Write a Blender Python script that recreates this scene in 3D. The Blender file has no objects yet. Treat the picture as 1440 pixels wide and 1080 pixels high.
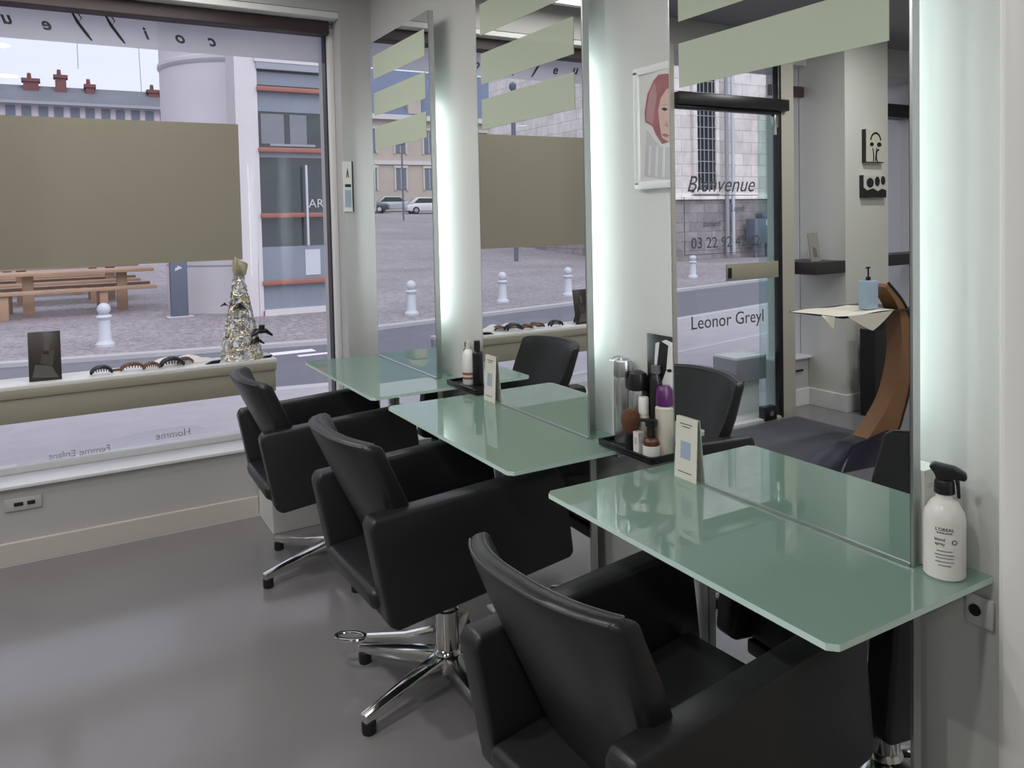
import bpy, bmesh, math, random
from mathutils import Vector, Matrix
random.seed(7)
sc = bpy.context.scene
COL = sc.collection
PI = math.pi

# ------------------------------------------------------------------ camera
yaw, pitch, roll = 5.26686329e-01, -3.81482897e-02, 2.17653112e-02
FPX, CX, CY = 1105.03, 722.47, 348.34
f = Vector((math.sin(yaw)*math.cos(pitch), math.cos(yaw)*math.cos(pitch), math.sin(pitch)))
r0 = Vector((math.cos(yaw), -math.sin(yaw), 0)); d0 = f.cross(r0)
cr, sr = math.cos(roll), math.sin(roll)
rgt = cr*r0 + sr*d0; dwn = -sr*r0 + cr*d0
cam = bpy.data.cameras.new('camera'); camo = bpy.data.objects.new('camera', cam); COL.objects.link(camo)
camo.matrix_world = Matrix(((rgt.x, -dwn.x, -f.x, 0), (rgt.y, -dwn.y, -f.y, 0), (rgt.z, -dwn.z, -f.z, 1.47), (0, 0, 0, 1)))
cam.sensor_width = 36; cam.sensor_fit = 'HORIZONTAL'; cam.lens = 36*FPX/1440
cam.shift_x = (720-CX)/1440; cam.shift_y = (CY-540)/1440
cam.clip_start = .05; cam.clip_end = 400
sc.camera = camo

# ------------------------------------------------------------------ world, exposure
w = bpy.data.worlds.new('sky'); sc.world = w; w.use_nodes = True
nt = w.node_tree; bg = nt.nodes['Background']
tc = nt.nodes.new('ShaderNodeTexCoord'); nz = nt.nodes.new('ShaderNodeTexNoise'); nz.inputs['Scale'].default_value = 2.2; nz.inputs['Detail'].default_value = 5
mp = nt.nodes.new('ShaderNodeMapping'); mp.inputs['Scale'].default_value = (1, 1, 3)
rp = nt.nodes.new('ShaderNodeValToRGB')
rp.color_ramp.elements[0].position = .3; rp.color_ramp.elements[0].color = (.66, .69, .86, 1)
rp.color_ramp.elements[1].position = .7; rp.color_ramp.elements[1].color = (.78, .79, .90, 1)
nt.links.new(tc.outputs['Generated'], mp.inputs[0]); nt.links.new(mp.outputs[0], nz.inputs['Vector'])
nt.links.new(nz.outputs['Fac'], rp.inputs[0]); nt.links.new(rp.outputs[0], bg.inputs[0]); bg.inputs[1].default_value = 1.28
sc.view_settings.view_transform = 'Standard'; sc.view_settings.look = 'None'
sc.view_settings.exposure = 0.0; sc.view_settings.gamma = 1.0; sc.view_settings.use_curve_mapping = False
sun = bpy.data.lights.new('overcast_sun', 'SUN'); sun.energy = 1.9; sun.angle = math.radians(60); sun.color = (1, .96, .95)
suno = bpy.data.objects.new('overcast_sun', sun); COL.objects.link(suno); suno.rotation_euler = (math.radians(42), 0, math.radians(15)); suno.location = (0, -5, 20)
sc.cycles.max_bounces = 10; sc.cycles.diffuse_bounces = 4; sc.cycles.glossy_bounces = 6
sc.cycles.transparent_max_bounces = 16; sc.cycles.use_denoising = True
sc.cycles.sample_clamp_indirect = 6.0

# ------------------------------------------------------------------ materials
def mat(name, col, rough=.5, metal=0, var=0, vscale=8, bump=0, bscale=60, spec=.5, coat=0, emit=None, es=0, trans=0, ior=1.5):
    m = bpy.data.materials.new(name); m.use_nodes = True
    n = m.node_tree; b = n.nodes['Principled BSDF']
    b.inputs['Base Color'].default_value = (*col, 1); b.inputs['Roughness'].default_value = rough
    b.inputs['Metallic'].default_value = metal; b.inputs['Specular IOR Level'].default_value = spec
    b.inputs['Coat Weight'].default_value = coat; b.inputs['Transmission Weight'].default_value = trans; b.inputs['IOR'].default_value = ior
    t = n.nodes.new('ShaderNodeTexCoord')
    if var:
        z = n.nodes.new('ShaderNodeTexNoise'); z.inputs['Scale'].default_value = vscale; z.inputs['Detail'].default_value = 4
        r = n.nodes.new('ShaderNodeMapRange'); r.inputs['To Min'].default_value = 1-var; r.inputs['To Max'].default_value = 1+var
        x = n.nodes.new('ShaderNodeMix'); x.data_type = 'RGBA'; x.blend_type = 'MULTIPLY'; x.inputs[0].default_value = 1
        x.inputs[6].default_value = (*col, 1)
        n.links.new(t.outputs['Object'], z.inputs['Vector']); n.links.new(z.outputs['Fac'], r.inputs['Value'])
        n.links.new(r.outputs[0], x.inputs[7]); n.links.new(x.outputs[2], b.inputs['Base Color'])
    if bump:
        z = n.nodes.new('ShaderNodeTexNoise'); z.inputs['Scale'].default_value = bscale; z.inputs['Detail'].default_value = 3
        u = n.nodes.new('ShaderNodeBump'); u.inputs['Strength'].default_value = bump; u.inputs['Distance'].default_value = .004
        n.links.new(t.outputs['Object'], z.inputs['Vector']); n.links.new(z.outputs['Fac'], u.inputs['Height']); n.links.new(u.outputs[0], b.inputs['Normal'])
    if emit:
        b.inputs['Emission Color'].default_value = (*emit, 1); b.inputs['Emission Strength'].default_value = es
    return m

def stone(name, c1, c2, mortar, bw, bh, along='x', var=.25, rough=.8):
    m = bpy.data.materials.new(name); m.use_nodes = True
    n = m.node_tree; b = n.nodes['Principled BSDF']; b.inputs['Roughness'].default_value = rough
    t = n.nodes.new('ShaderNodeTexCoord'); s = n.nodes.new('ShaderNodeSeparateXYZ'); c = n.nodes.new('ShaderNodeCombineXYZ')
    k = n.nodes.new('ShaderNodeTexBrick'); k.inputs['Scale'].default_value = 1; k.inputs['Brick Width'].default_value = bw; k.inputs['Row Height'].default_value = bh
    k.inputs['Mortar Size'].default_value = .012; k.inputs['Color1'].default_value = (*c1, 1); k.inputs['Color2'].default_value = (*c2, 1); k.inputs['Mortar'].default_value = (*mortar, 1)
    n.links.new(t.outputs['Object'], s.inputs[0])
    a = n.nodes.new('ShaderNodeMath'); a.operation = 'ADD'
    n.links.new(s.outputs['X'], a.inputs[0]); n.links.new(s.outputs['Y'], a.inputs[1])
    n.links.new(a.outputs[0], c.inputs['X']); n.links.new(s.outputs['Z' if along == 'x' else 'Y'], c.inputs['Y'])
    if along != 'x': n.links.new(s.outputs['X'], c.inputs['X'])
    n.links.new(c.outputs[0], k.inputs['Vector'])
    z = n.nodes.new('ShaderNodeTexNoise'); z.inputs['Scale'].default_value = 1.7; z.inputs['Detail'].default_value = 8; z.inputs['Roughness'].default_value = .7
    n.links.new(t.outputs['Object'], z.inputs['Vector'])
    r = n.nodes.new('ShaderNodeMapRange'); r.inputs['From Min'].default_value = .3; r.inputs['From Max'].default_value = .7; r.inputs['To Min'].default_value = 1-var; r.inputs['To Max'].default_value = 1+var*.6
    n.links.new(z.outputs['Fac'], r.inputs['Value'])
    x = n.nodes.new('ShaderNodeMix'); x.data_type = 'RGBA'; x.blend_type = 'MULTIPLY'; x.inputs[0].default_value = 1
    n.links.new(k.outputs['Color'], x.inputs[6]); n.links.new(r.outputs[0], x.inputs[7]); n.links.new(x.outputs[2], b.inputs['Base Color'])
    return m

def cobbles(name, c1, c2, scale):
    m = bpy.data.materials.new(name); m.use_nodes = True
    n = m.node_tree; b = n.nodes['Principled BSDF']; b.inputs['Roughness'].default_value = .7
    t = n.nodes.new('ShaderNodeTexCoord')
    v = n.nodes.new('ShaderNodeTexVoronoi'); v.feature = 'DISTANCE_TO_EDGE'; v.inputs['Scale'].default_value = scale
    v2 = n.nodes.new('ShaderNodeTexVoronoi'); v2.inputs['Scale'].default_value = scale
    n.links.new(t.outputs['Object'], v.inputs['Vector']); n.links.new(t.outputs['Object'], v2.inputs['Vector'])
    r = n.nodes.new('ShaderNodeValToRGB'); r.color_ramp.elements[0].position = .0; r.color_ramp.elements[0].color = (.62, .60, .64, 1)
    r.color_ramp.elements[1].position = .14; r.color_ramp.elements[1].color = (1, 1, 1, 1)
    n.links.new(v.outputs['Distance'], r.inputs[0])
    s = n.nodes.new('ShaderNodeSeparateColor'); n.links.new(v2.outputs['Color'], s.inputs[0])
    x = n.nodes.new('ShaderNodeMix'); x.data_type = 'RGBA'; x.inputs[6].default_value = (*c1, 1); x.inputs[7].default_value = (*c2, 1)
    n.links.new(s.outputs[0], x.inputs[0])
    y = n.nodes.new('ShaderNodeMix'); y.data_type = 'RGBA'; y.blend_type = 'MULTIPLY'; y.inputs[0].default_value = 1
    n.links.new(x.outputs[2], y.inputs[6]); n.links.new(r.outputs[0], y.inputs[7])
    z = n.nodes.new('ShaderNodeTexNoise'); z.inputs['Scale'].default_value = .35; z.inputs['Detail'].default_value = 6; n.links.new(t.outputs['Object'], z.inputs['Vector'])
    q = n.nodes.new('ShaderNodeMapRange'); q.inputs['From Min'].default_value = .3; q.inputs['From Max'].default_value = .7; q.inputs['To Min'].default_value = .82; q.inputs['To Max'].default_value = 1.15; n.links.new(z.outputs['Fac'], q.inputs['Value'])
    y2 = n.nodes.new('ShaderNodeMix'); y2.data_type = 'RGBA'; y2.blend_type = 'MULTIPLY'; y2.inputs[0].default_value = 1
    n.links.new(y.outputs[2], y2.inputs[6]); n.links.new(q.outputs[0], y2.inputs[7]); n.links.new(y2.outputs[2], b.inputs['Base Color'])
    return m

def see_through(name, tint, gloss, diff=None, dfac=0, rough=0.0, back=0.0):
    """thin glazing: clear transmission plus a Fresnel reflection, plus an optional frosted share"""
    m = bpy.data.materials.new(name); m.use_nodes = True
    n = m.node_tree; n.nodes.remove(n.nodes['Principled BSDF']); o = n.nodes['Material Output']
    tr = n.nodes.new('ShaderNodeBsdfTransparent'); tr.inputs[0].default_value = (*tint, 1)
    g = n.nodes.new('ShaderNodeBsdfGlossy'); g.inputs['Roughness'].default_value = rough
    fr = n.nodes.new('ShaderNodeFresnel'); ge = n.nodes.new('ShaderNodeNewGeometry')
    io = n.nodes.new('ShaderNodeMapRange'); io.inputs['To Min'].default_value = 1.45; io.inputs['To Max'].default_value = 1/1.45   # same air-side Fresnel on both faces of a thin pane
    n.links.new(ge.outputs['Backfacing'], io.inputs['Value']); n.links.new(io.outputs[0], fr.inputs[0])
    k = n.nodes.new('ShaderNodeMath'); k.operation = 'MULTIPLY'; k.inputs[1].default_value = gloss; n.links.new(fr.outputs[0], k.inputs[0])
    cur = tr
    if diff:
        d0_ = n.nodes.new('ShaderNodeBsdfDiffuse'); d0_.inputs[0].default_value = (*diff, 1)
        d1_ = n.nodes.new('ShaderNodeBsdfTranslucent'); d1_.inputs[0].default_value = (*diff, 1)
        d = n.nodes.new('ShaderNodeMixShader'); d.inputs[0].default_value = back; n.links.new(d0_.outputs[0], d.inputs[1]); n.links.new(d1_.outputs[0], d.inputs[2])
        mx = n.nodes.new('ShaderNodeMixShader'); mx.inputs[0].default_value = dfac
        n.links.new(tr.outputs[0], mx.inputs[1]); n.links.new(d.outputs[0], mx.inputs[2]); cur = mx
    m2 = n.nodes.new('ShaderNodeMixShader'); n.links.new(k.outputs[0], m2.inputs[0]); n.links.new(cur.outputs[0], m2.inputs[1]); n.links.new(g.outputs[0], m2.inputs[2])
    n.links.new(m2.outputs[0], o.inputs[0])
    return m

MWALL = mat('wall_paint', (.62, .62, .595), .6, var=.03, vscale=3)
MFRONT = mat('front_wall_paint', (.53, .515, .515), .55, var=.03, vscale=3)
MBEIGE = mat('beige_paint', (.50, .46, .40), .6, var=.04, vscale=3)
MBASE = mat('baseboard_paint', (.62, .58, .53), .45)
MWHITE = mat('white_paint', (.80, .80, .80), .4)
MFLOOR = mat('polished_floor', (.235, .224, .228), .16, var=.12, vscale=2.2, spec=.5, bump=.03, bscale=14)
MCEIL = mat('grey_ceiling_paint', (.26, .26, .28), .7)
MLEATH = mat('black_leather', (.019, .019, .021), .35, spec=.5, bump=.12, bscale=260)
MPIPE = mat('black_piping', (.05, .05, .055), .3)
MCHROME = mat('chrome', (.75, .74, .72), .12, 1)
MSTEEL = mat('brushed_steel', (.62, .64, .64), .3, 1)
MRUBBER = mat('black_rubber', (.012, .012, .012), .6)
MBLACK = mat('black_plastic', (.012, .012, .014), .3)
MMIRROR = mat('mirror_silver', (.88, .91, .90), 0.0, 1)
MMEDGE = mat('mirror_edge', (.45, .50, .50), .2, .3)
MFROST = see_through('frosted_band', (1, 1, 1), .3, (.76, .84, .68), .66)
MTABLE = mat('green_table_glass', (.30, .44, .365), .004, spec=.9, ior=2.15)
def let_light_through(m, col, share):   # frosted glass: part of the light goes on through the slab
    n = m.node_tree; b = n.nodes['Principled BSDF']; o = n.nodes['Material Output']
    t = n.nodes.new('ShaderNodeBsdfTranslucent'); t.inputs[0].default_value = (*col, 1)
    x = n.nodes.new('ShaderNodeMixShader'); x.inputs[0].default_value = share
    n.links.new(b.outputs[0], x.inputs[1]); n.links.new(t.outputs[0], x.inputs[2]); n.links.new(x.outputs[0], o.inputs[0])
let_light_through(MTABLE, (.80, .95, .88), .25)
MTEDGE = mat('mint_glass_edge', (.74, .95, .86), .15)
MGLASS = see_through('window_glass', (.97, .98, .985), .8)
MVINYL = see_through('white_vinyl', (1, 1, 1), .1, (.72, .72, .78), .72, back=.7)
MVINYL2 = see_through('pale_vinyl', (1, 1, 1), .1, (.9, .9, .93), .7, back=.85)
MKHAKI = see_through('khaki_vinyl', (1, 1, 1), .2, (.46, .43, .35), 1.0, .35, .35)
MKHAKI2 = mat('khaki_board', (.36, .335, .265), .5)
MLETTER = mat('dark_lettering', (.03, .03, .04), .5)
MROLL = mat('roller_box', (.05, .03, .035), .45)
MDARK = mat('dark_metal', (.015, .014, .016), .35)
MWOOD = mat('orange_wood', (.24, .115, .05), .35, var=.2, vscale=5)
MDWOOD = mat('dark_wenge', (.035, .028, .03), .45)
MBENCH = mat('bench_wood', (.40, .26, .17), .6, var=.25, vscale=3)
MMAT = mat('grey_doormat', (.10, .10, .115), .95, var=.3, vscale=120, bump=.6, bscale=200)
MTUBE = mat('tube_light', (.9, .95, .93), .5, emit=(.86, .99, 1.0), es=8.8)
MLAMP = mat('lamp_panel', (.9, .9, .85), .5, emit=(1.0, .97, .92), es=4.2)
MPAPER = mat('white_card', (.74, .72, .64), .6)
MBOT = mat('white_bottle', (.80, .78, .74), .3)
MSILV = mat('silver_can', (.55, .56, .55), .28, .9)
MCREAM = mat('cream_tube', (.62, .55, .47), .4)
MPURP = mat('purple_bottle', (.09, .012, .10), .25)
MAMBER = mat('amber_glass', (.09, .02, .01), .1, coat=.5)
MBRUSH = mat('brown_bristle', (.13, .055, .03), .9, bump=.6, bscale=300)
MBLUE = mat('blue_gel', (.52, .66, .82), .12, trans=.3)
MCLOTH = mat('cream_cloth', (.74, .69, .60), .8)
MSTONEW = mat('white_render', (.62, .59, .61), .75, var=.06, vscale=1.2)
MRED = mat('orange_red_rail', (.33, .13, .10), .5)
MDGLASS = mat('dark_shop_glass', (.045, .055, .06), .06, spec=.8)
MBGLASS = mat('blue_grey_panel', (.23, .26, .32), .25)
MSLATE = mat('slate_roof', (.15, .16, .19), .7, var=.2, vscale=.8)
MSLATEB = mat('blue_slate_roof', (.14, .17, .25), .7, var=.15, vscale=.6)
MBRICKC = mat('chimney_brick', (.17, .075, .07), .8, var=.25, vscale=2)
MWINF = mat('far_window', (.16, .18, .23), .2)
MCREAMST = mat('cream_limestone', (.47, .41, .36), .8, var=.12, vscale=.7)
MCOB = cobbles('plaza_cobbles', (.30, .27, .29), (.39, .35, .37), 8)
MROAD = mat('asphalt', (.15, .15, .18), .75, var=.1, vscale=3)
MPAVE = mat('pavement_tar', (.40, .37, .40), .8, var=.12, vscale=5)
MKERB = mat('kerb_stone', (.46, .45, .47), .7, var=.1, vscale=2)
MPAINTW = mat('road_paint', (.80, .80, .82), .6)
MCHURCH = stone('church_limestone', (.80, .75, .73), (.68, .62, .60), (.46, .42, .42), .85, .42)
MPLINTH = stone('church_plinth_stone', (.36, .32, .33), (.26, .23, .25), (.18, .17, .18), .7, .33, var=.4)
MBOLL = mat('white_cast_iron', (.56, .58, .64), .5)
MGREYBOX = mat('blue_grey_steel', (.12, .14, .19), .45)
MGREYST = mat('grey_steel', (.30, .32, .36), .4)
MCARW = mat('white_car_paint', (.60, .60, .62), .2, coat=.6)
MCARD = mat('dark_car_paint', (.05, .055, .075), .2, coat=.6)
MCARG = mat('grey_car_paint', (.40, .42, .46), .2, coat=.6)
MGOLD = mat('champagne_foil', (.62, .55, .38), .25, .6, var=.3, vscale=60)
MSKIN = mat('printed_skin', (.62, .44, .38), .6)
MPINK = mat('printed_pink_hair', (.36, .13, .14), .6, var=.3, vscale=30)
MPRGREY = mat('printed_grey', (.55, .55, .56), .6)
MPRWHITE = mat('printed_white', (.72, .72, .70), .6)
MTORT = mat('tortoiseshell', (.16, .06, .025), .2, var=.5, vscale=80)
MPALEBLUE = mat('pale_blue_print', (.38, .46, .58), .6)
MBROWNPH = mat('dim_print', (.035, .028, .025), .35)
MREDLAB = mat('red_label', (.32, .09, .07), .5)
MSOCK = mat('socket_plastic', (.70, .69, .66), .4)

# ------------------------------------------------------------------ mesh helpers
class B:
    def __init__(s): s.bm = bmesh.new(); s.m = 0
    def _merge(s, t):
        for fc in t.faces: fc.material_index = s.m
        me = bpy.data.meshes.new('tmp'); t.to_mesh(me); t.free(); s.bm.from_mesh(me); bpy.data.meshes.remove(me); return s
    def mi(s, i): s.m = i; return s
    def _bev(s, t, bev, seg):
        if bev: bmesh.ops.bevel(t, geom=t.edges[:], offset=bev, segments=seg, profile=.5, affect='EDGES', clamp_overlap=True)
    def box(s, x0, x1, y0, y1, z0, z1, bev=0, seg=2):
        t = bmesh.new(); bmesh.ops.create_cube(t, size=1)
        for v in t.verts: v.co = Vector(((x0+x1)/2+v.co.x*(x1-x0), (y0+y1)/2+v.co.y*(y1-y0), (z0+z1)/2+v.co.z*(z1-z0)))
        s._bev(t, bev, seg); return s._merge(t)
    def hexa(s, c, bev=0, seg=2):   # 8 corners: 4 bottom ring, 4 top ring
        t = bmesh.new(); v = [t.verts.new(p) for p in c]
        for q in ((3, 2, 1, 0), (4, 5, 6, 7), (0, 1, 5, 4), (1, 2, 6, 5), (2, 3, 7, 6), (3, 0, 4, 7)): t.faces.new([v[i] for i in q])
        bmesh.ops.recalc_face_normals(t, faces=t.faces[:]); s._bev(t, bev, seg); return s._merge(t)
    def prism(s, poly, axis, a, b, bev=0, seg=2):
        t = bmesh.new()
        def P(p, h): return {'x': (h, p[0], p[1]), 'y': (p[0], h, p[1]), 'z': (p[0], p[1], h)}[axis]
        lo = [t.verts.new(P(p, a)) for p in poly]; hi = [t.verts.new(P(p, b)) for p in poly]; n = len(poly)
        t.faces.new(lo); t.faces.new(hi)
        for i in range(n): t.faces.new((lo[i], lo[(i+1) % n], hi[(i+1) % n], hi[i]))
        bmesh.ops.recalc_face_normals(t, faces=t.faces[:]); s._bev(t, bev, seg); return s._merge(t)
    def lathe(s, prof, c=(0, 0, 0), n=24, M=None):
        t = bmesh.new(); rings = []
        for (r, z) in prof:
            if r < 1e-6: rings.append([t.verts.new((0, 0, z))])
            else: rings.append([t.verts.new((r*math.cos(2*PI*k/n), r*math.sin(2*PI*k/n), z)) for k in range(n)])
        for a, b in zip(rings, rings[1:]):
            for k in range(n):
                q = [a[k % len(a)], a[(k+1) % len(a)], b[(k+1) % len(b)], b[k % len(b)]]
                q = list(dict.fromkeys(q))
                if len(q) > 2:
                    try: t.faces.new(q)
                    except ValueError: pass
        if len(rings[0]) > 1: t.faces.new(rings[0][::-1])
        if len(rings[-1]) > 1: t.faces.new(rings[-1])
        bmesh.ops.recalc_face_normals(t, faces=t.faces[:])
        if M: bmesh.ops.transform(t, matrix=M, verts=t.verts[:])
        bmesh.ops.translate(t, vec=Vector(c), verts=t.verts[:]); return s._merge(t)
    def tube(s, pts, r, n=8, closed=False, flat=None):
        t = bmesh.new(); pts = [Vector(p) for p in pts]; N = len(pts); rings = []
        rr = r if isinstance(r, (list, tuple)) else [r]*N
        for i, p in enumerate(pts):
            if closed: d = pts[(i+1) % N]-pts[i-1]
            else: d = pts[min(i+1, N-1)]-pts[max(i-1, 0)]
            d.normalize(); u = d.cross(Vector((0, 0, 1)))
            if u.length < 1e-3: u = d.cross(Vector((1, 0, 0)))
            u.normalize(); v = u.cross(d); fl = flat or 1
            rings.append([t.verts.new(p+rr[i]*(math.cos(2*PI*k/n)*u+fl*math.sin(2*PI*k/n)*v)) for k in range(n)])
        for i in range(N if closed else N-1):
            a, b = rings[i], rings[(i+1) % N]
            for k in range(n): t.faces.new((a[k], a[(k+1) % n], b[(k+1) % n], b[k]))
        if not closed: t.faces.new(rings[0][::-1]); t.faces.new(rings[-1])
        bmesh.ops.recalc_face_normals(t, faces=t.faces[:]); return s._merge(t)
    def sheet(s, F, nu, nv):
        t = bmesh.new(); g = [[t.verts.new(F(i/nu, j/nv)) for j in range(nv+1)] for i in range(nu+1)]
        for i in range(nu):
            for j in range(nv): t.faces.new((g[i][j], g[i+1][j], g[i+1][j+1], g[i][j+1]))
        return s._merge(t)
    def solidsheet(s, F, nu, nv, th):  # F(u,v,side) side 0/1
        t = bmesh.new(); G = []
        for k in (0, 1): G.append([[t.verts.new(F(i/nu, j/nv, k)) for j in range(nv+1)] for i in range(nu+1)])
        for k in (0, 1):
            for i in range(nu):
                for j in range(nv): t.faces.new((G[k][i][j], G[k][i+1][j], G[k][i+1][j+1], G[k][i][j+1]))
        for i in range(nu):
            for j in (0, nv): t.faces.new((G[0][i][j], G[0][i+1][j], G[1][i+1][j], G[1][i][j]))
        for j in range(nv):
            for i in (0, nu): t.faces.new((G[0][i][j], G[0][i][j+1], G[1][i][j+1], G[1][i][j]))
        bmesh.ops.recalc_face_normals(t, faces=t.faces[:])
        ed = [e for e in t.edges if len(e.link_faces) == 2 and e.calc_face_angle(0) > .9]
        if th: bmesh.ops.bevel(t, geom=ed, offset=th, segments=3, profile=.5, affect='EDGES', clamp_overlap=True)
        return s._merge(t)
    def poly(s, pts):
        v = [s.bm.verts.new(p) for p in pts]; fc = s.bm.faces.new(v); fc.material_index = s.m; return s

def link(name, b, mats, parent=None, smooth=True, shift=None):
    bm = b.bm if isinstance(b, B) else b
    if shift: bmesh.ops.translate(bm, vec=-Vector(shift), verts=bm.verts[:])
    me = bpy.data.meshes.new(name); bm.to_mesh(me); bm.free()
    for m in (mats if isinstance(mats, (list, tuple)) else [mats]): me.materials.append(m)
    if smooth:
        for p in me.polygons: p.use_smooth = True
        me.set_sharp_from_angle(angle=math.radians(38))
    o = bpy.data.objects.new(name, me); COL.objects.link(o)
    if parent: o.parent = parent
    return o
def tag(o, label, cat, group=None):
    o['label'] = label; o['category'] = cat
    if group: o['group'] = group
    return o
def thing(name, label, cat, loc=(0, 0, 0), group=None, rz=0):
    o = bpy.data.objects.new(name, None); COL.objects.link(o); o.empty_display_size = .05
    o.location = loc; o.rotation_euler = (0, 0, rz); return tag(o, label, cat, group)
def part(name, b, mats, parent, ab=True, smooth=True, label=None):
    """ab: the mesh was written in world coordinates"""
    top = parent
    while top.parent: top = top.parent
    o = link(name, b, mats, parent, smooth, top.location if ab else None)
    if label: o['label'] = label
    return o
def solo(name, b, mats, label, cat, group=None, smooth=True):
    bm = b.bm; xs = [v.co for v in bm.verts]
    c = Vector(((min(v.x for v in xs)+max(v.x for v in xs))/2, (min(v.y for v in xs)+max(v.y for v in xs))/2, min(v.z for v in xs)))
    o = link(name, b, mats, None, smooth, c); o.location = c; return tag(o, label, cat, group)
def struct(name, b, mats, smooth=False):
    o = link(name, b, mats, None, smooth); o['kind'] = 'structure'; return o
def dup(root, loc, rz, label, group=None):
    r = root.copy(); COL.objects.link(r); r.location = loc; r.rotation_euler = (0, 0, rz); r['label'] = label
    if group: r['group'] = group
    for ch in list(root.children):
        c = ch.copy(); COL.objects.link(c); c.parent = r
        for g in list(ch.children):
            d = g.copy(); COL.objects.link(d); d.parent = c
    return r
def text_bm(body, size, shear=0, ext=.0006, align='CENTER', space=1.0, bold=0):
    cu = bpy.data.curves.new('t', 'FONT'); cu.body = body; cu.size = size; cu.shear = shear; cu.extrude = ext; cu.align_x = align; cu.align_y = 'CENTER'; cu.space_character = space
    cu.offset = bold; cu.resolution_u = 3
    o = bpy.data.objects.new('t', cu); COL.objects.link(o); bpy.context.view_layer.update()
    me = bpy.data.meshes.new_from_object(o.evaluated_get(bpy.context.evaluated_depsgraph_get()))
    bm = bmesh.new(); bm.from_mesh(me); bpy.data.objects.remove(o); bpy.data.curves.remove(cu); bpy.data.meshes.remove(me); return bm
def frame(o, ux, uy):   # matrix sending local x,y to ux,uy at origin o
    ux = Vector(ux).normalized(); uy = Vector(uy).normalized(); uz = ux.cross(uy)
    return Matrix(((ux.x, uy.x, uz.x, o[0]), (ux.y, uy.y, uz.y, o[1]), (ux.z, uy.z, uz.z, o[2]), (0, 0, 0, 1)))
def add_text(b, body, size, o, ux, uy, **k):
    t = text_bm(body, size, **k); bmesh.ops.transform(t, matrix=frame(o, ux, uy), verts=t.verts[:]); b._merge(t); return b

# ------------------------------------------------------------------ room shell
YF = 4.03      # inner face of the front wall
YG = 4.24      # shop window glass
ZC = 2.78
struct('floor', B().box(-4.3, 1.7, -2.8, 4.03, -.1, 0), MFLOOR)
struct('ceiling', B().box(-4.3, 1.7, -2.8, 4.6, ZC, ZC+.15), MCEIL)
struct('wall_right', B().box(1.49, 1.75, .72, 4.6, 0, ZC).mi(1).box(1.43, 1.75, -2.8, .72, 0, ZC), [MWALL, MBEIGE])
struct('trim_1', B().box(1.405, 1.43, .70, .745, 0, ZC, .006).box(1.43, 1.489, .722, .765, 0, ZC, .006), mat('bright_white_paint', (.90, .88, .85), .35), True)
struct('wall_left', B().box(-4.5, -4.3, -2.8, 4.6, 0, ZC), MWALL)
struct('wall_back', B().box(-4.5, 1.75, -3.0, -2.8, 0, ZC), MWALL)
fw = B()
fw.box(-4.3, 1.49, YF, 4.42, 2.562, ZC)                 # lintel over the openings
fw.box(1.318, 1.49, YF, 4.42, 0, 2.562)                 # pier by the mirror wall
fw.box(-.62, 1.318, YF+.02, 4.42, 0, .335)              # low wall under the window
fw.box(-4.3, -3.6, YF, 4.42, 0, 2.562)
fw.box(-2.12, -1.757, 4.03, 4.12, 0, .36).box(-1.79, -1.757, 3.93, 4.03, 0, .36)
fw.box(-3.6, -2.62, YF, 4.42, 0, .36)
struct('wall_front', fw, MFRONT)
struct('wall_pillar', B().box(-2.62, -2.125, 3.70, 4.42, 0, ZC), mat('pillar_paint', (.63, .62, .575), .6))
struct('trim_2', B().box(-.62, 1.318, YF-.005, YG, .335, .352, .004).box(-.62, 1.318, YG-.03, YG+.03, .352, .385, .004), MWHITE)
struct('trim_3', B().box(-2.125, -1.757, 3.995, 4.12, .36, .378, .004).box(-1.80, -1.757, 3.93, 3.995, .36, .378, .003).box(-3.6, -2.62, YF-.02, YG, .36, .378, .004), MWHITE)
struct('trim_4', B().box(.83, 1.489, 3.745, 4.03, 0, .33, .004), MWHITE)
struct('baseboard_front', B().box(-.62, .83, YF+.003, YF+.02, 0, .10, .004), MBASE)
struct('baseboard_entrance', B().box(-2.125, -1.79, 4.012, 4.03, 0, .13, .004).box(-2.64, -2.11, 3.685, 3.70, 0, .13, .004).box(-2.125, -2.108, 3.70, 4.012, 0, .13, .004), MWHITE)
struct('baseboard_right', B().box(1.474, 1.49, .77, 3.74, 0, .10, .004), MBASE)
struct('trim_5', B().box(-.66, -.56, 3.86, 4.26, 0, 2.562), MBEIGE)          # post between window and door
struct('trim_6', B().box(-1.765, -1.64, 3.85, 3.93, 0, 2.562), MBEIGE)       # post beyond the door

# shop window: frame, pane, vinyls, lettering
def struct_root(name, loc=(0, 0, 0)):
    o = bpy.data.objects.new(name, None); COL.objects.link(o); o.location = loc; o['kind'] = 'structure'; return o
w1 = struct_root('window_1', (.35, YG, .385))
part('pane', B().box(-.56, 1.318, YG, YG+.008, .38, 2.50), MGLASS, w1, smooth=False)
part('frame', B().box(1.290, 1.318, YG-.10, YG+.02, .385, 2.50, .004).mi(1).box(1.283, 1.290, YG-.06, YG, .385, 2.50).mi(0).box(-.56, -.535, YG-.05, YG+.02, .385, 2.50, .003), [MWHITE, MDARK], w1)
part('khaki_panel', B().box(-.25, .832, YG-.006, YG-.001, 1.284, 1.983), MKHAKI, w1, smooth=False)
part('white_band', B().box(-.52, 1.283, YG-.002, YG-.0005, 2.332, 2.50), MVINYL, w1, smooth=False)
lt = B()
def ltr(ch, x, z, size): add_text(lt, ch, size, (x, YG-.003, z), (-1, 0, 0), (0, 0, 1), shear=.35, bold=.002)
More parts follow.
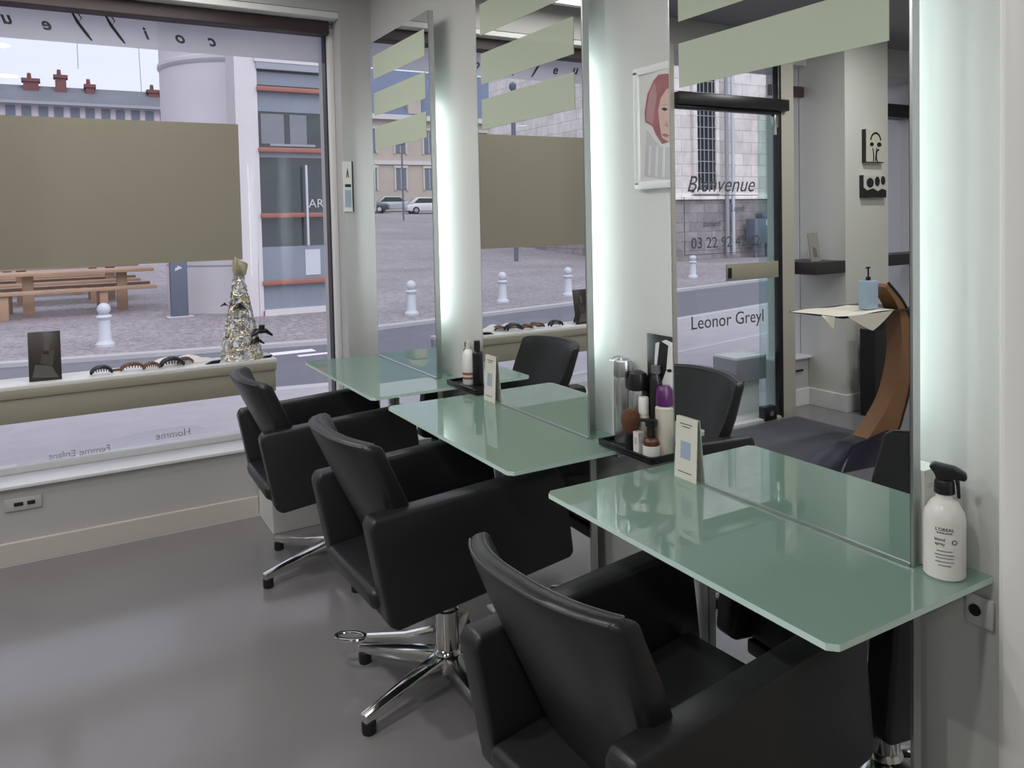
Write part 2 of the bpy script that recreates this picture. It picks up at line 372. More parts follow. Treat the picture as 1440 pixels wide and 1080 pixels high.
for ch, x, z in (('c', .727, 2.398), ('o', .576, 2.400), ('i', .424, 2.405), ('e', .005, 2.408), ('u', -.150, 2.420), ('r', -.30, 2.420)): ltr(ch, x, z, .082)
for xf in (.275, .135):    # the two long f strokes
    pts = [(xf-.075, 2.487), (xf-.055, 2.494), (xf-.035, 2.48), (xf-.01, 2.43), (xf+.03, 2.372), (xf+.046, 2.350)]
    lt.tube([(a, YG-.003, b_) for a, b_ in pts], [.0015, .003, .0045, .007, .0065, .003], 6)
    pts = [(xf-.035, 2.484), (xf-.012, 2.478), (xf+.006, 2.452), (xf-.006, 2.432)]
    lt.tube([(a, YG-.003, b_) for a, b_ in pts], [.0015, .003, .003, .002], 6)
part('lettering', lt, MLETTER, w1)
lv = B()
poly = [(.62, .432), (.56, .455), (.40, .462), (.22, .448), (.05, .418), (-.2, .395), (-.2, .386), (.56, .412)]
lv.prism(poly, 'y', YG-.0025, YG-.0012)
part('pale_swoosh', lv, MVINYL2, w1, smooth=False)
lw = B(); add_text(lw, 'Homme', .05, (.47, YG-.004, .424), (-1, 0, 0), (.07, 0, 1), shear=.1); add_text(lw, 'Femme Enfant', .045, (.06, YG-.004, .402), (-1, 0, 0), (.07, 0, 1), shear=.1)
part('low_lettering', lw, mat('grey_white_vinyl', (.50, .50, .54), .5), w1)
struct('trim_7', B().box(-.56, 1.29, 4.11, 4.20, 2.46, 2.53, .006).box(-2.12, -1.77, 4.05, 4.09, 2.33, 2.41, .003), MROLL)
struct('trim_8', B().box(-.56, 1.318, YF+.005, 4.2, 2.53, 2.561, .003), MWHITE)

# side windows by the entrance
w2 = struct_root('window_2', (-1.95, YG, .38)); part('pane', B().box(-2.125, -1.757, 4.10, 4.108, .378, 2.56).box(-1.765, -1.757, 3.93, 4.10, .378, 2.56), MGLASS, w2, smooth=False)
part('handle', B().tube([(-2.05, 4.022, .27), (-1.87, 4.022, .27)], .008, 8), MDARK, w2)
w3 = struct_root('window_3', (-3.1, YG, .38)); part('pane', B().box(-3.6, -2.62, YG, YG+.008, .378, 2.56), MGLASS, w3, smooth=False)
part('frame', B().box(-2.70, -2.66, YG-.04, YG+.02, .378, 2.56).box(-3.6, -2.62, YG-.10, YG+.05, 2.25, 2.36), MDARK, w3)

# glass entrance door
YD = 3.87
d1 = struct_root('door_1', (-1.1, YD, 0))
part('pane', B().box(-1.44, -.665, YD, YD+.01, .03, 2.17, .001), MGLASS, d1, smooth=False)
part('side_pane', B().box(-1.60, -1.442, YD+.012, YD+.02, .01, 2.17, .001), see_through('greenish_glass', (.80, .90, .88), 1.0), d1, smooth=False)
part('transom_pane', B().box(-1.64, -.66, YD, YD+.01, 2.25, 2.56), MGLASS, d1, smooth=False)
part('rail', B().box(-1.68, -.66, YD-.06, YD+.05, 2.175, 2.255, .006).box(-1.62, -.66, YD-.03, YD+.02, 2.15, 2.175, .004), MDARK, d1)
part('seal', B().box(-1.64, -1.61, YD-.02, YD+.03, 0, 2.56, .004), MDARK, d1)
part('bracket', B().box(-1.60, -1.56, YD-.03, YD+.01, 2.06, 2.15, .008).tube([(-1.575, YD-.02, 2.08), (-1.575, YD-.02, 2.01)], .012, 8), MSTEEL, d1)
part('handle_plate', B().box(-1.60, -1.10, YD-.02, YD-.004, 1.01, 1.125, .004), MKHAKI2, d1)
part('lock', B().box(-1.135, -1.105, YD-.03, YD-.02, 1.03, 1.10, .004), MDARK, d1)
part('pivot', B().box(-1.56, -1.44, YD-.03, YD+.03, .005, .10, .004).mi(1).lathe([(.0, 0), (.02, 0), (.02, .006), (0, .006)], (-1.5, YD-.031, .055), 12, Matrix.Rotation(PI/2, 4, 'X')), [MDARK, MCHROME], d1)
dl = B(); X_, Z_ = (-1, 0, 0), (0, 0, 1)
# read from the street: local x runs to -x
add_text(dl, 'Bienvenue', .15, (-1.07, YD-.002, 1.66), X_, Z_, shear=.35)
add_text(dl, 'Lundi', .06, (-1.22, YD-.002, 1.50), X_, Z_, shear=.3)
add_text(dl, 'samedi', .06, (-.98, YD-.002, 1.40), X_, Z_, shear=.3)
add_text(dl, '03 22 92 42 42', .105, (-1.115, YD-.002, 1.272), X_, Z_)
add_text(dl, 'Leonor Greyl', .125, (-1.125, YD-.002, .745), X_, Z_)
for p, q in (((-.74, 1.58), (-.74, 1.20)), ((-.74, 1.20), (-1.42, 1.20)), ((-.80, 1.59), (-1.42, 1.59))):
    dl.tube([(p[0], YD-.002, p[1]), (q[0], YD-.002, q[1])], .0025, 5)
part('lettering', dl, mat('grey_lettering', (.10, .10, .12), .5), d1)
struct('trim_9', B().box(-1.64, -.66, YD-.02, 4.36, -.02, .02, .004), MWHITE)

# ------------------------------------------------------------------ ground outside
def kf(x): return 11.1-.19*x
def kn(x): return 8.15-.2*x
def strip(f0, f1, z, xs=(-60, 40), th=.1):
    b = B(); b.hexa([(xs[0], f0(xs[0]), z-th), (xs[1], f0(xs[1]), z-th), (xs[1], f1(xs[1]), z-th), (xs[0], f1(xs[0]), z-th),
                     (xs[0], f0(xs[0]), z), (xs[1], f0(xs[1]), z), (xs[1], f1(xs[1]), z), (xs[0], f1(xs[0]), z)]); return b
struct('pavement', strip(lambda x: 4.42, lambda x: kn(x)-.18, -.14, (-40, 12)), MPAVE)
struct('kerb_near', strip(lambda x: kn(x)-.18, kn, -.135, (-40, 12)), MKERB)
struct('road', strip(kn, kf, -.20, (-60, 20)), MROAD)
struct('kerb_far', strip(kf, lambda x: kf(x)+.2, -.148, (-60, 20)), MKERB)
g = B()
def plz(u, v):
    x = -140+200*u; y = kf(x)+.2 if v == 0 else None
    y0 = kf(x)+.2
    y = y0+(140-y0)*v**1.6 if y0 < 140 else y0
    return (x, y, -.15+max(0, y-24)*.0515)
g.sheet(plz, 60, 40); struct('plaza', g, MCOB)
rm = B()
rm.box(2.3, 2.85, 10.05, 10.25, -.21, -.196).box(2.55, 3.4, 9.75, 9.86, -.21, -.196)
struct('road_marking', rm, MPAINTW)
struct('pavement_line', strip(lambda x: 6.2-.2*x, lambda x: 6.3-.2*x, -.136, (-9, -1.5), .03), MKERB)
struct('pavement_edge', strip(lambda x: 4.36, lambda x: 4.9, -.132, (-4, 1.6), .1), MKERB)
struct('trim_10', B().box(-1.60, -1.30, 3.97, 4.20, .27, .43, .004).mi(1).box(-1.60, -1.30, 3.97, 4.20, .43, .445).mi(1).box(-1.58, -1.36, 4.02, 4.18, -.13, .27), [MGREYST, MWHITE])

# ------------------------------------------------------------------ styling chairs
def make_chair():
    t = thing('salon_chair', 'black leather salon armchair at the glass table nearest the camera, seen from behind', 'chair', (1.035, 1.215, 0), 'black salon armchairs')
    def arm(s):
        b = B(); y0, y1 = (.195, .262) if s > 0 else (-.262, -.195)
        b.prism([(-.345, .665), (-.332, .69), (.255, .722), (.285, .69), (.315, .45), (.30, .435), (-.27, .372), (-.295, .39)], 'y', y0, y1, .016, 3)
        return b
    part('armrest', arm(1), MLEATH, t, ab=False); part('armrest', arm(-1), MLEATH, t, ab=False)
    se = B().hexa([(-.315, -.194, .405), (.27, -.194, .44), (.27, .194, .44), (-.315, .194, .405), (-.325, -.194, .465), (.26, -.194, .525), (.26, .194, .525), (-.325, .194, .465)], .022, 4)
    part('seat', se, MLEATH, t, ab=False)
    part('seat_frame', B().hexa([(-.28, -.193, .372), (.27, -.193, .40), (.27, .193, .40), (-.28, .193, .372), (-.29, -.193, .407), (.27, -.193, .44), (.27, .193, .44), (-.29, .193, .407)], .008), MLEATH, t, ab=False)
    def bk(u, v, k):
        U = 2*u-1; hw = .186+.043*min(1, v*1.5)**1.3
        z = .44+.425*v+(.012*(1-U*U) if v > .98 else .012*(1-U*U)*v)
        x = -.175-.165*v**1.0-.02*math.sin(PI*v)*0-.072*(1-abs(U)**2.5)*(.30+.70*v)+.008*v*v
        th = .082-.036*v
        return (x+(th if k else 0), U*hw, z+(.0 if k == 0 else .004))
    ba = B().solidsheet(bk, 20, 10, .016)
    part('backrest', ba, MLEATH, t, ab=False)
    e = list(bk(0, 1, 0))
    pp = [Vector(bk(.04+.92*i/20, 1, 0))+Vector((.006, 0, -.0035)) for i in range(21)]; pq = [Vector(bk(.04+.92*i/20, 1, 1))+Vector((-.006, 0, -.0035)) for i in range(21)]
    part('piping', B().tube(pp, .0028, 6).tube(pq, .0026, 6), MPIPE, t, ab=False)
    part('column', B().lathe([(.038, .10), (.038, .24), (.033, .245), (.033, .375)], n=20).mi(0), MCHROME, t, ab=False)
    part('mounting_plate', B().box(-.12, .12, -.10, .10, .352, .378, .006), MDARK, t, ab=False)
    part('hub', B().lathe([(.055, .055), (.058, .08), (.042, .115), (.038, .12)], n=20), MCHROME, t, ab=False)
    for k in range(5):
        a = math.radians(197+72*k); c, s = math.cos(a), math.sin(a)
        b = B(); q = []
        for d, hw, z0, z1 in ((.03, .030, .058, .108), (.335, .017, .034, .060)):
            q.append((d, hw, z0, z1))
        A, Z = q
        pts = [(A[0]*c-A[1]*s*-1, A[0]*s+A[1]*c*-1, A[2]), (Z[0]*c+Z[1]*s, Z[0]*s-Z[1]*c, Z[2]), (Z[0]*c-Z[1]*s, Z[0]*s+Z[1]*c, Z[2]), (A[0]*c-A[1]*s, A[0]*s+A[1]*c, A[2])]
        top = [(pts[i][0], pts[i][1], (A, Z, Z, A)[i][3]) for i in range(4)]
        b.hexa(pts+top, .008, 2)
        lg = part('leg', b, MCHROME, t, ab=False)
        part('glide', B().lathe([(.019, 0), (.021, .006), (.021, .036), (.012, .04)], (.315*c, .315*s, 0), 14), MRUBBER, lg, ab=False)
    ring = [(-.235+.050*math.cos(x), .235+.024*math.sin(x), .115+.0*x) for x in [2*PI*i/20 for i in range(20)]]
    R2 = Matrix.Rotation(math.radians(-40), 3, 'Z')
    ring = [R2 @ (Vector(p)-Vector((-.235, .235, .115)))+Vector((-.235, .235, .115)) for p in ring]
    pd = B().tube(ring, .008, 8, True, .7).tube([(-.19, .20, .117), (-.10, .10, .14), (-.03, .03, .17)], [.010, .011, .012], 8)
    part('pump_pedal', pd, MCHROME, t, ab=False)
    return t
ch1 = make_chair()
for o in ch1.children:
    if o.name.split('.')[0] == 'pump_pedal': pedal = o
ch2 = dup(ch1, (1.022, 2.229, 0), math.radians(1.2), 'middle of the three black leather salon armchairs, chrome column visible below its armrest')
ch3 = dup(ch1, (.99, 3.30, 0), math.radians(-1), 'black leather salon armchair nearest the shop window, beside the white plinth')
ch1.rotation_euler = (0, 0, math.radians(4)); ch1.location = (1.05, 1.212, 0)
# each chair is pumped to its own height
for c, da, db in ((ch1, -.062, -.038), (ch2, -.012, -.002), (ch3, -.026, -.02)):
    for o in c.children:
        k = o.name.split('.')[0]
        if k in ('armrest', 'seat', 'seat_frame', 'mounting_plate'): o.location.z = da
        if k in ('backrest', 'piping'): o.location.z = db
        if k == 'pump_pedal' and c is not ch2: o.rotation_euler.z = math.radians(-95)
# ------------------------------------------------------------------ mirrors and glass tables
XM = 1.40
TZ = .78
MIR = [(.912, 1.577), (1.973, 2.657), (3.095, 3.80)]
TAB = [(.805, 1.652), (1.832, 2.745), (2.908, 3.868)]
STR = [(-.0), (.008), (.03)]
mlabel = ['tall frameless mirror nearest the camera reflecting the glass entrance door', 'middle tall wall mirror with frosted bands reflecting the khaki window panel', 'tall frosted-band mirror nearest the shop window reflecting parked cars']
tlabel = ['frosted green glass styling table nearest the camera, with spray bottle on it', 'middle frosted green glass styling table below the mirror reflecting the khaki panel', 'frosted green glass styling table nearest the shop window, beside the front pier']
llabel = ['white tube light behind the mirror nearest the camera', 'white tube light behind the middle mirror', 'white tube light behind the mirror nearest the shop window']
PY = [1.472, 2.555, 3.61]
for i in range(3):
    a, b_ = MIR[i]
    t = thing('wall_mirror', mlabel[i], 'mirror', (XM, (a+b_)/2, .02), 'tall salon mirrors')
    part('upper_glass', B().box(XM, XM+.018, a, b_, TZ+.001, 2.36), MMIRROR, t, smooth=False)
    part('lower_glass', B().box(XM, XM+.018, a, b_, .02, TZ-.013), MMIRROR, t, smooth=False)
    part('edge_profile', B().box(XM+.001, XM+.024, a-.006, a-.0005, .02, TZ-.013).box(XM+.001, XM+.024, a-.006, a-.0005, TZ+.001, 2.36).box(XM+.001, XM+.024, b_+.0005, b_+.006, TZ+.001, 2.36).box(XM-.004, XM+.0, a, b_, TZ+.0005, TZ+.006), MSTEEL, t)
    part('mounting_box', B().box(XM+.024, 1.489, a+.22, b_-.22, .05, TZ-.02).box(XM+.024, 1.489, a+.22, b_-.22, TZ+.01, 2.32), MWHITE, t, smooth=False)
    for z0, z1 in ((1.795, 1.907), (1.963, 2.077), (2.145, 2.26)):
        part('frosted_band', B().box(XM-.0012, XM-.0004, a+.04, b_-.035, z0+STR[i], z1+STR[i]), MFROST, t, smooth=False)
    for yy, nm in ((a+.125, 'a'), (b_-.125, 'b')):
        l = solo('tube_light', B().tube([(XM+.042, yy, 1.02), (XM+.042, yy, 1.98)], .012, 10), MTUBE, llabel[i]+(', on its right edge' if nm == 'a' else ', on its left edge'), 'light', 'tube lights behind the mirrors')
    a, b_ = TAB[i]
    t = thing('glass_table', tlabel[i], 'table', (1.26, (a+b_)/2, 0), 'glass styling tables')
    tp = B().prism([(1.052, a), (1.489, a), (1.489, b_), (1.052, b_), (1.037, b_-.015), (1.037, a+.015)], 'z', TZ-.012, TZ)
    for fc in tp.bm.faces:
        fc.normal_update()
        if abs(fc.normal.z) < .5: fc.material_index = 1
    part('tabletop', tp, [MTABLE, MTEDGE], t, smooth=False)
    for yy in (PY[i],): part('post', B().box(1.376, 1.398, yy-.014, yy+.014, .012, TZ-.013, .002).box(1.350, 1.398, yy-.03, yy+.03, 0, .012, .003), MWHITE, t)
    for yy in (a+.03, b_-.06): part('wall_bracket', B().box(1.425, 1.489, yy, yy+.03, TZ-.035, TZ-.0125, .003), MSTEEL, t)

# ------------------------------------------------------------------ pictures on the mirror wall
t = thing('framed_poster', 'white framed poster of a face with pink hair, partly behind the nearest mirror', 'picture', (1.488, 1.62, 1.55))
part('frame', B().box(1.468, 1.489, 1.795, 1.815, 1.555, 1.885, .003).box(1.468, 1.489, 1.43, 1.45, 1.555, 1.885, .003).box(1.468, 1.489, 1.43, 1.815, 1.545, 1.565, .003).box(1.468, 1.489, 1.43, 1.815, 1.873, 1.893, .003), MWHITE, t)
pc = B().box(1.476, 1.487, 1.45, 1.795, 1.565, 1.875)
def flat(b, pts, x, m, h=.001): b.mi(m).prism(pts, 'x', x-h, x)
def pq_(L):
    o = []
    for u, v in L:
        u = 885+u/5.69; v = 85+v/5.69
        o.append((1.777-(u-905)*.00308, 1.862-(v-105)*.00197-(u-925)*.00047))
    return o
flat(pc, pq_([(345, 690), (250, 690), (140, 560), (115, 950), (420, 950), (600, 900), (560, 700)]), 1.4758, 3)
flat(pc, pq_([(300, 105), (240, 112), (200, 160), (150, 270), (125, 420), (128, 500), (185, 530), (215, 600), (260, 668), (330, 640), (480, 600), (530, 420), (500, 220), (420, 120)]), 1.4755, 1)
flat(pc, pq_([(210, 170), (165, 270), (140, 420), (140, 490), (190, 510), (205, 400), (225, 280)]), 1.475, 6)
flat(pc, pq_([(345, 205), (300, 232), (258, 300), (236, 400), (246, 520), (262, 618), (320, 650), (390, 600), (440, 480), (450, 330), (420, 240)]), 1.4745, 2)
flat(pc, pq_([(262, 388), (285, 374), (312, 388), (288, 402)]), 1.4735, 4)
flat(pc, pq_([(262, 360), (292, 344), (318, 352), (292, 352)]), 1.4735, 5)
flat(pc, pq_([(300, 480), (285, 520), (312, 532), (318, 510)]), 1.4735, 5)
flat(pc, pq_([(262, 592), (290, 582), (325, 596), (292, 612)]), 1.4735, 1)
for u0 in (160, 215, 270): flat(pc, pq_([(u0, 690), (u0+14, 690), (u0+4, 940), (u0-16, 940)]), 1.475, 7)
part('print', pc, [MPRWHITE, MPINK, MSKIN, MPRGREY, MDARK, mat('printed_shade', (.46, .30, .26), .6), mat('printed_pale_pink', (.46, .25, .26), .6), mat('printed_pale', (.66, .65, .66), .6)], t, smooth=False)
t = thing('photo_frame', 'black and white portrait photo standing behind the bottles beside the nearest mirror', 'picture', (1.484, 1.70, .807))
part('board', B().box(1.481, 1.488, 1.60, 1.785, .807, 1.125, .002), MDARK, t)
pc = B(); flat(pc, [(1.745, 1.10), (1.70, 1.115), (1.62, 1.10), (1.61, .86), (1.69, .84), (1.73, .93), (1.755, 1.0)], 1.481, 0)
flat(pc, [(1.725, 1.11), (1.69, 1.10), (1.70, 1.03), (1.735, .96), (1.74, 1.03)], 1.480, 1)
flat(pc, [(1.70, 1.03), (1.68, 1.035), (1.675, 1.028), (1.69, 1.024)], 1.4795, 1)
part('print', pc, [MPRWHITE, MBLACK], t, smooth=False)
solo('wall_notice', B().box(1.31, 1.366, YF-.012, YF-.001, 1.52, 1.785, .003).mi(1).box(1.318, 1.352, YF-.014, YF-.012, 1.545, 1.635).mi(2).prism([(1.327, 1.70), (1.335, 1.75), (1.343, 1.70), (1.339, 1.70), (1.335, 1.725), (1.331, 1.70)], 'y', YF-.014, YF-.012).mi(2).box(1.32, 1.352, YF-.014, YF-.012, 1.65, 1.665).box(1.358, 1.366, YF-.014, YF-.011, 1.52, 1.785),
     [MWHITE, MPALEBLUE, MDARK], 'small white notice holder fixed to the pier right of the shop window', 'sign', smooth=False)

# ------------------------------------------------------------------ trays with products
def tray(y0, y1, z, label):
    t = thing('tray', label, 'tray', (1.44, (y0+y1)/2, z), 'black trays between the tables')
    part('base', B().box(1.385, 1.489, y0, y1, z, z+.010, .003), MBLACK, t)
    part('rim', B().box(1.385, 1.392, y0, y1, z+.010, z+.020, .002).box(1.385, 1.489, y0, y0+.007, z+.010, z+.020, .002).box(1.385, 1.489, y1-.007, y1, z+.010, z+.020, .002), MBLACK, t)
    return t
TT = TZ+.002
tray(1.658, 1.902, TT, 'black tray of styling products between the nearest and middle mirrors')
tray(2.70, 2.965, TT, 'black tray with white aerosol between the middle mirror and the window mirror')
zt = TT+.0105
def bottle(name, label, cat, x, y, z, body, mats, cap=None, capname='cap', capmat=None, extra=None, group=None):
    t = thing(name, label, cat, (x, y, z), group)
    part('body', B().lathe(body, n=24), mats, t, ab=False)
    if cap: part(capname, B().lathe(cap, n=24), capmat, t, ab=False)
    if extra:
        for nm, b, m in extra: part(nm, b, m, t, ab=False)
    return t
bottle('hairspray_can', 'tall silver hairspray can at the left end of the product tray', 'can', 1.452, 1.862, zt, [(.027, 0), (.029, .004), (.029, .185), (.026, .196)], MSILV,
       [(.029, .197), (.0295, .20), (.0295, .24), (.027, .246), (.018, .247), (.017, .240), (0, .240)], 'cap', MSTEEL)
bottle('hairspray_can', 'silver can with black dome cap behind the brown brush on the product tray', 'can', 1.460, 1.802, zt, [(.027, 0), (.029, .004), (.029, .155), (.026, .165)], MSILV,
       [(.029, .166), (.0295, .17), (.0295, .195), (.024, .215), (.010, .222), (0, .223)], 'cap', MBLACK)
bottle('serum_bottle', 'dark bottle with grey neck standing under the portrait photo on the tray', 'bottle', 1.470, 1.733, zt, [(.016, 0), (.018, .004), (.018, .20), (.013, .215), (.011, .222)], MBLACK,
       [(.011, .223), (.014, .224), (.014, .246), (0, .247)], 'cap', mat('smoke_cap', (.12, .12, .13), .25))
bottle('shampoo_bottle', 'purple capped cream bottle on the product tray', 'bottle', 1.461, 1.688, zt, [(.024, 0), (.026, .004), (.026, .135), (.02, .14)], MCREAM,
       [(.022, .141), (.024, .143), (.023, .185), (.015, .196), (0, .197)], 'cap', MPURP)
bottle('cream_tube', 'white capped cream tube behind the amber bottle on the tray', 'tube', 1.444, 1.758, zt, [(.015, 0), (.016, .004), (.016, .10), (.014, .104)], MCREAM,
       [(.015, .105), (.015, .15), (.013, .153), (0, .153)], 'cap', MBOT)
# kabuki brush lying up
t = thing('powder_brush', 'round brown bristle brush on the product tray', 'brush', (1.401, 1.766, zt))
part('handle', B().lathe([(.014, 0), (.016, .003), (.015, .05), (.017, .055)], n=18), MBLACK, t, ab=False)
part('bristles', B().lathe([(.016, .055), (.023, .07), (.0275, .09), (.026, .108), (.017, .120), (0, .124)], n=24), MBRUSH, t, ab=False)
bx = B().box(1.393, 1.413, 1.7225, 1.7455, zt, zt+.065, .001).mi(1).box(1.3925, 1.393, 1.728, 1.740, zt+.03, zt+.05).box(1.398, 1.408, 1.722, 1.7225, zt+.01, zt+.045)
solo('product_carton', bx, [MBOT, MPRGREY], 'small white carton in front of the brown brush on the tray', 'box', smooth=False)
bottle('amber_bottle', 'small amber bottle with black pump and white label at the tray front', 'bottle', 1.4185, 1.6965, zt, [(.022, 0), (.0235, .003), (.0235, .042), (.018, .052), (.010, .056)], MAMBER,
       [(.010, .057), (.012, .058), (.012, .085), (.016, .087), (.017, .105), (0, .106)], 'pump', MBLACK,
       [('label', B().lathe([(.0242, .006), (.0242, .034)], n=24), MBOT), ('nozzle', B().tube([(0, 0, .102), (-.028, .018, .104)], .005, 8), MBLACK)])
bottle('mousse_aerosol', 'white aerosol bottle with red striped label on the far tray', 'can', 1.442, 2.868, zt, [(.024, 0), (.026, .004), (.026, .12), (.02, .135), (.011, .145)], MBOT,
       [(.011, .146), (.012, .147), (.010, .175), (0, .177)], 'nozzle', MCREAM,
       [('label', B().lathe([(.0264, .022), (.0264, .032)], n=24).lathe([(.0264, .040), (.0264, .050)], n=24), MREDLAB)])
bottle('gel_bottle', 'tall black bottle left of the white aerosol on the far tray', 'bottle', 1.462, 2.915, zt, [(.016, 0), (.018, .004), (.018, .135), (.010, .142)], MBLACK, [(.010, .143), (.013, .144), (.013, .165), (0, .166)], 'cap', MBLACK)
bottle('gel_bottle', 'black capped bottle behind the white aerosol on the far tray', 'bottle', 1.465, 2.835, zt, [(.018, 0), (.02, .004), (.02, .13), (.010, .14)], MBLACK, [(.010, .141), (.013, .142), (.013, .18), (0, .181)], 'cap', MBLACK)

def card(x, y0, y1, h, label):
    t = thing('price_card', label, 'card', (x, (y0+y1)/2, TT-.0015), 'white cards on the tables')
    z = TZ+.0005
    part('front_leaf', B().hexa([(x-.012, y0-.004, z), (x-.010, y0-.004, z), (x-.010, y1, z), (x-.012, y1, z), (x-.001, y0, z+h), (x+.001, y0, z+h), (x+.001, y1, z+h), (x-.001, y1, z+h)]), MPAPER, t, smooth=False)
    part('foot_fold', B().box(x-.010, x+.002, y0, y1, z, z+.0012), MPAPER, t, smooth=False)
    pr = B(); ux = Vector((0, -1, 0)); uy = Vector((.011, 0, h)).normalized()
    def at(s, q): return Vector((x-.0125, (y0+y1)/2, z))+uy*(q*h)+ux*s
    for wd, q in ((.046, .90), (.030, .855), (.05, .12)):
        n = max(3, int(wd/.006))
        for k in range(n):
            c0 = at(-wd/2+wd*k/n, q); c1 = at(-wd/2+wd*(k+.75)/n, q)
            pr.tube([c0, c1], .0012, 4)
    pr.mi(1)
    c0, c1, c2, c3 = at(-.018, .34), at(.018, .34), at(.018, .62), at(-.018, .62)
    n = Vector((-.0004, 0, 0)); pr.hexa([c0, c1, c2, c3, c0+n, c1+n, c2+n, c3+n])
    part('print', pr, [MLETTER, MPALEBLUE], t, smooth=False)
card(1.3965, 1.487, 1.565, .160, 'white folded card with pale blue square on the nearest glass table')
card(1.3965, 2.55, 2.632, .172, 'white folded card standing on the middle glass table')

# spray bottle and carton on the nearest table
t = thing('spray_bottle', 'white spray bottle with black trigger head on the nearest table', 'bottle', (1.423, .858, TZ))
part('body', B().lathe([(.032, 0), (.036, .004), (.036, .108), (.034, .122), (.024, .140), (.0155, .147), (.0145, .156)], n=32), MBOT, t, ab=False)
part('collar', B().lathe([(.017, .1565), (.018, .158), (.017, .178), (.015, .182)], n=20), MBLACK, t, ab=False)
hd = B()
R = Matrix.Rotation(math.radians(-62), 3, 'Z')     # nozzle direction in plan
def hp(pts, w, bev=.004):
    b = B(); b.prism(pts, 'y', -w, w, bev, 2); bmesh.ops.transform(b.bm, matrix=R.to_4x4(), verts=b.bm.verts[:]); return b
part('head', hp([(-.026, .205), (-.018, .213), (.018, .208), (.036, .198), (.038, .190), (.034, .184), (.016, .186), (.013, .176), (-.012, .176), (-.016, .192)], .0105), MBLACK, t, ab=False)
part('trigger', hp([(.016, .188), (.024, .188), (.026, .172), (.027, .150), (.021, .150), (.020, .168)], .006, .002), MBLACK, t, ab=False)
lb = B()
dirc = Vector((-.855, -.52, 0)).normalized(); up = Vector((0, 0, 1)); sx = up.cross(dirc).normalized()
def cyl_text(body, size, z, off=0):
    tb = text_bm(body, size, align='CENTER', ext=.0003)
    for v in tb.verts:
        a = (v.co.x+off)/.0365; v2 = (math.cos(a)*dirc+math.sin(a)*sx)*(.0363+v.co.z)+up*(z+v.co.y); v.co = v2
    lb._merge(tb)
cyl_text("L'OREAL", .0085, .098); cyl_text('PROFESSIONNEL', .0036, .0915); cyl_text('blond', .008, .079, -.008); cyl_text('spray', .008, .071, -.008)
cyl_text('O', .013, .075, .017)
for z, n in ((.058, 14), (.051, 18), (.045, 16), (.038, 17), (.031, 12)): cyl_text('l'*0+'nmnunmnunnmunmnumn'[:n], .0032, z)
part('label_print', lb, MLETTER, t, ab=False)
bx = B().box(1.428, 1.486, .901, .99, TZ+.0005, TZ+.185, .001)
bx.mi(1)
for z in (.150, .155): bx.box(1.440, 1.470, .9002, .901, TZ+z, TZ+z+.002)
for k in range(9): bx.box(1.438, 1.475, .9002, .901, TZ+.02+k*.010, TZ+.026+k*.010)
solo('product_carton', bx, [MBOT, MPRGREY], 'tall white carton standing behind the right edge of the nearest mirror', 'box', smooth=False)
t = thing('wall_socket', 'small white wall socket below the right end of the nearest table', 'socket', (1.485, .845, .675))
part('plate', B().box(1.480, 1.489, .80, .852, .678, .735, .004), MSOCK, t)
part('pin_hole', B().lathe([(.011, 0), (.011, .003), (0, .003)], (1.4785, .832, .708), 16, Matrix.Rotation(-PI/2, 4, 'Y')), MRUBBER, t)
solo('wall_hook', B().tube([(1.489, 1.925, 1.035), (1.462, 1.925, 1.035), (1.45, 1.92, 1.028), (1.448, 1.905, 1.028), (1.46, 1.895, 1.03), (1.489, 1.895, 1.03)], .003, 6), MSTEEL, 'small wire hook on the lit wall right of the middle mirror', 'hook')
t = thing('wall_socket', 'double socket low on the wall under the shop window', 'socket', (-.14, YF+.012, .24))
part('plate', B().box(-.24, -.10, YF+.010, YF+.0195, .235, .29, .003), MFRONT, t)
part('pin_hole', B().box(-.205, -.17, YF+.007, YF+.010, .255, .272, .002).box(-.155, -.125, YF+.007, YF+.010, .255, .272, .002), MRUBBER, t)

# ------------------------------------------------------------------ display shelf in the window
t = thing('display_shelf', 'long khaki display shelf with white top along the shop window', 'shelf', (.3, 4.08, .62))
part('top_board', B().box(-.55, .935, 3.995, 4.215, .772, .790, .002), MWHITE, t)
part('front_panel', B().box(-.55, .925, 3.998, 4.012, .628, .735, .002).box(-.55, .930, 3.990, 4.010, .735, .7715, .002), MKHAKI2, t)
for xx in (.90, -.5): part('suspension_wire', B().tube([(xx, 4.19, .79), (xx, 4.19, 1.284)], .0012, 5), MSTEEL, t)
MACR = mat('clear_acrylic', (.75, .78, .78), .1, trans=.9)
for xx in (-.50, .905): part('bracket', B().box(xx, xx+.02, 4.03, 4.21, .386, .7715), MACR, t)
zs = .7905
t = thing('photo_frame', 'dark framed portrait photo at the left of the window display shelf', 'picture', (-.06, 4.09, zs))
def tilt(pts): return pts
part('board', B().hexa([(-.128, 4.06, zs), (-.002, 4.05, zs), (-.002, 4.064, zs), (-.128, 4.074, zs), (-.128, 4.10, zs+.215), (-.002, 4.09, zs+.215), (-.002, 4.10, zs+.215), (-.128, 4.11, zs+.215)], .002), MBROWNPH, t)
pc = B(); n0 = Vector((0, -.001, 0))
def fr(u, v): return Vector((-.128+.126*u, 4.0585-.010*u+.040*v, zs+.215*v))
def pgon(b, pts, m):
    b.mi(m); v = [fr(*p) for p in pts]; b.hexa([v[0], v[1], v[2], v[3], v[0]+n0, v[1]+n0, v[2]+n0, v[3]+n0])
pgon(pc, [(.35, .35), (.75, .3), (.8, .6), (.45, .62)], 0); pgon(pc, [(.45, .55), (.62, .52), (.68, .80), (.5, .82)], 1); pgon(pc, [(.1, .08), (.9, .05), (.7, .3), (.2, .34)], 2)
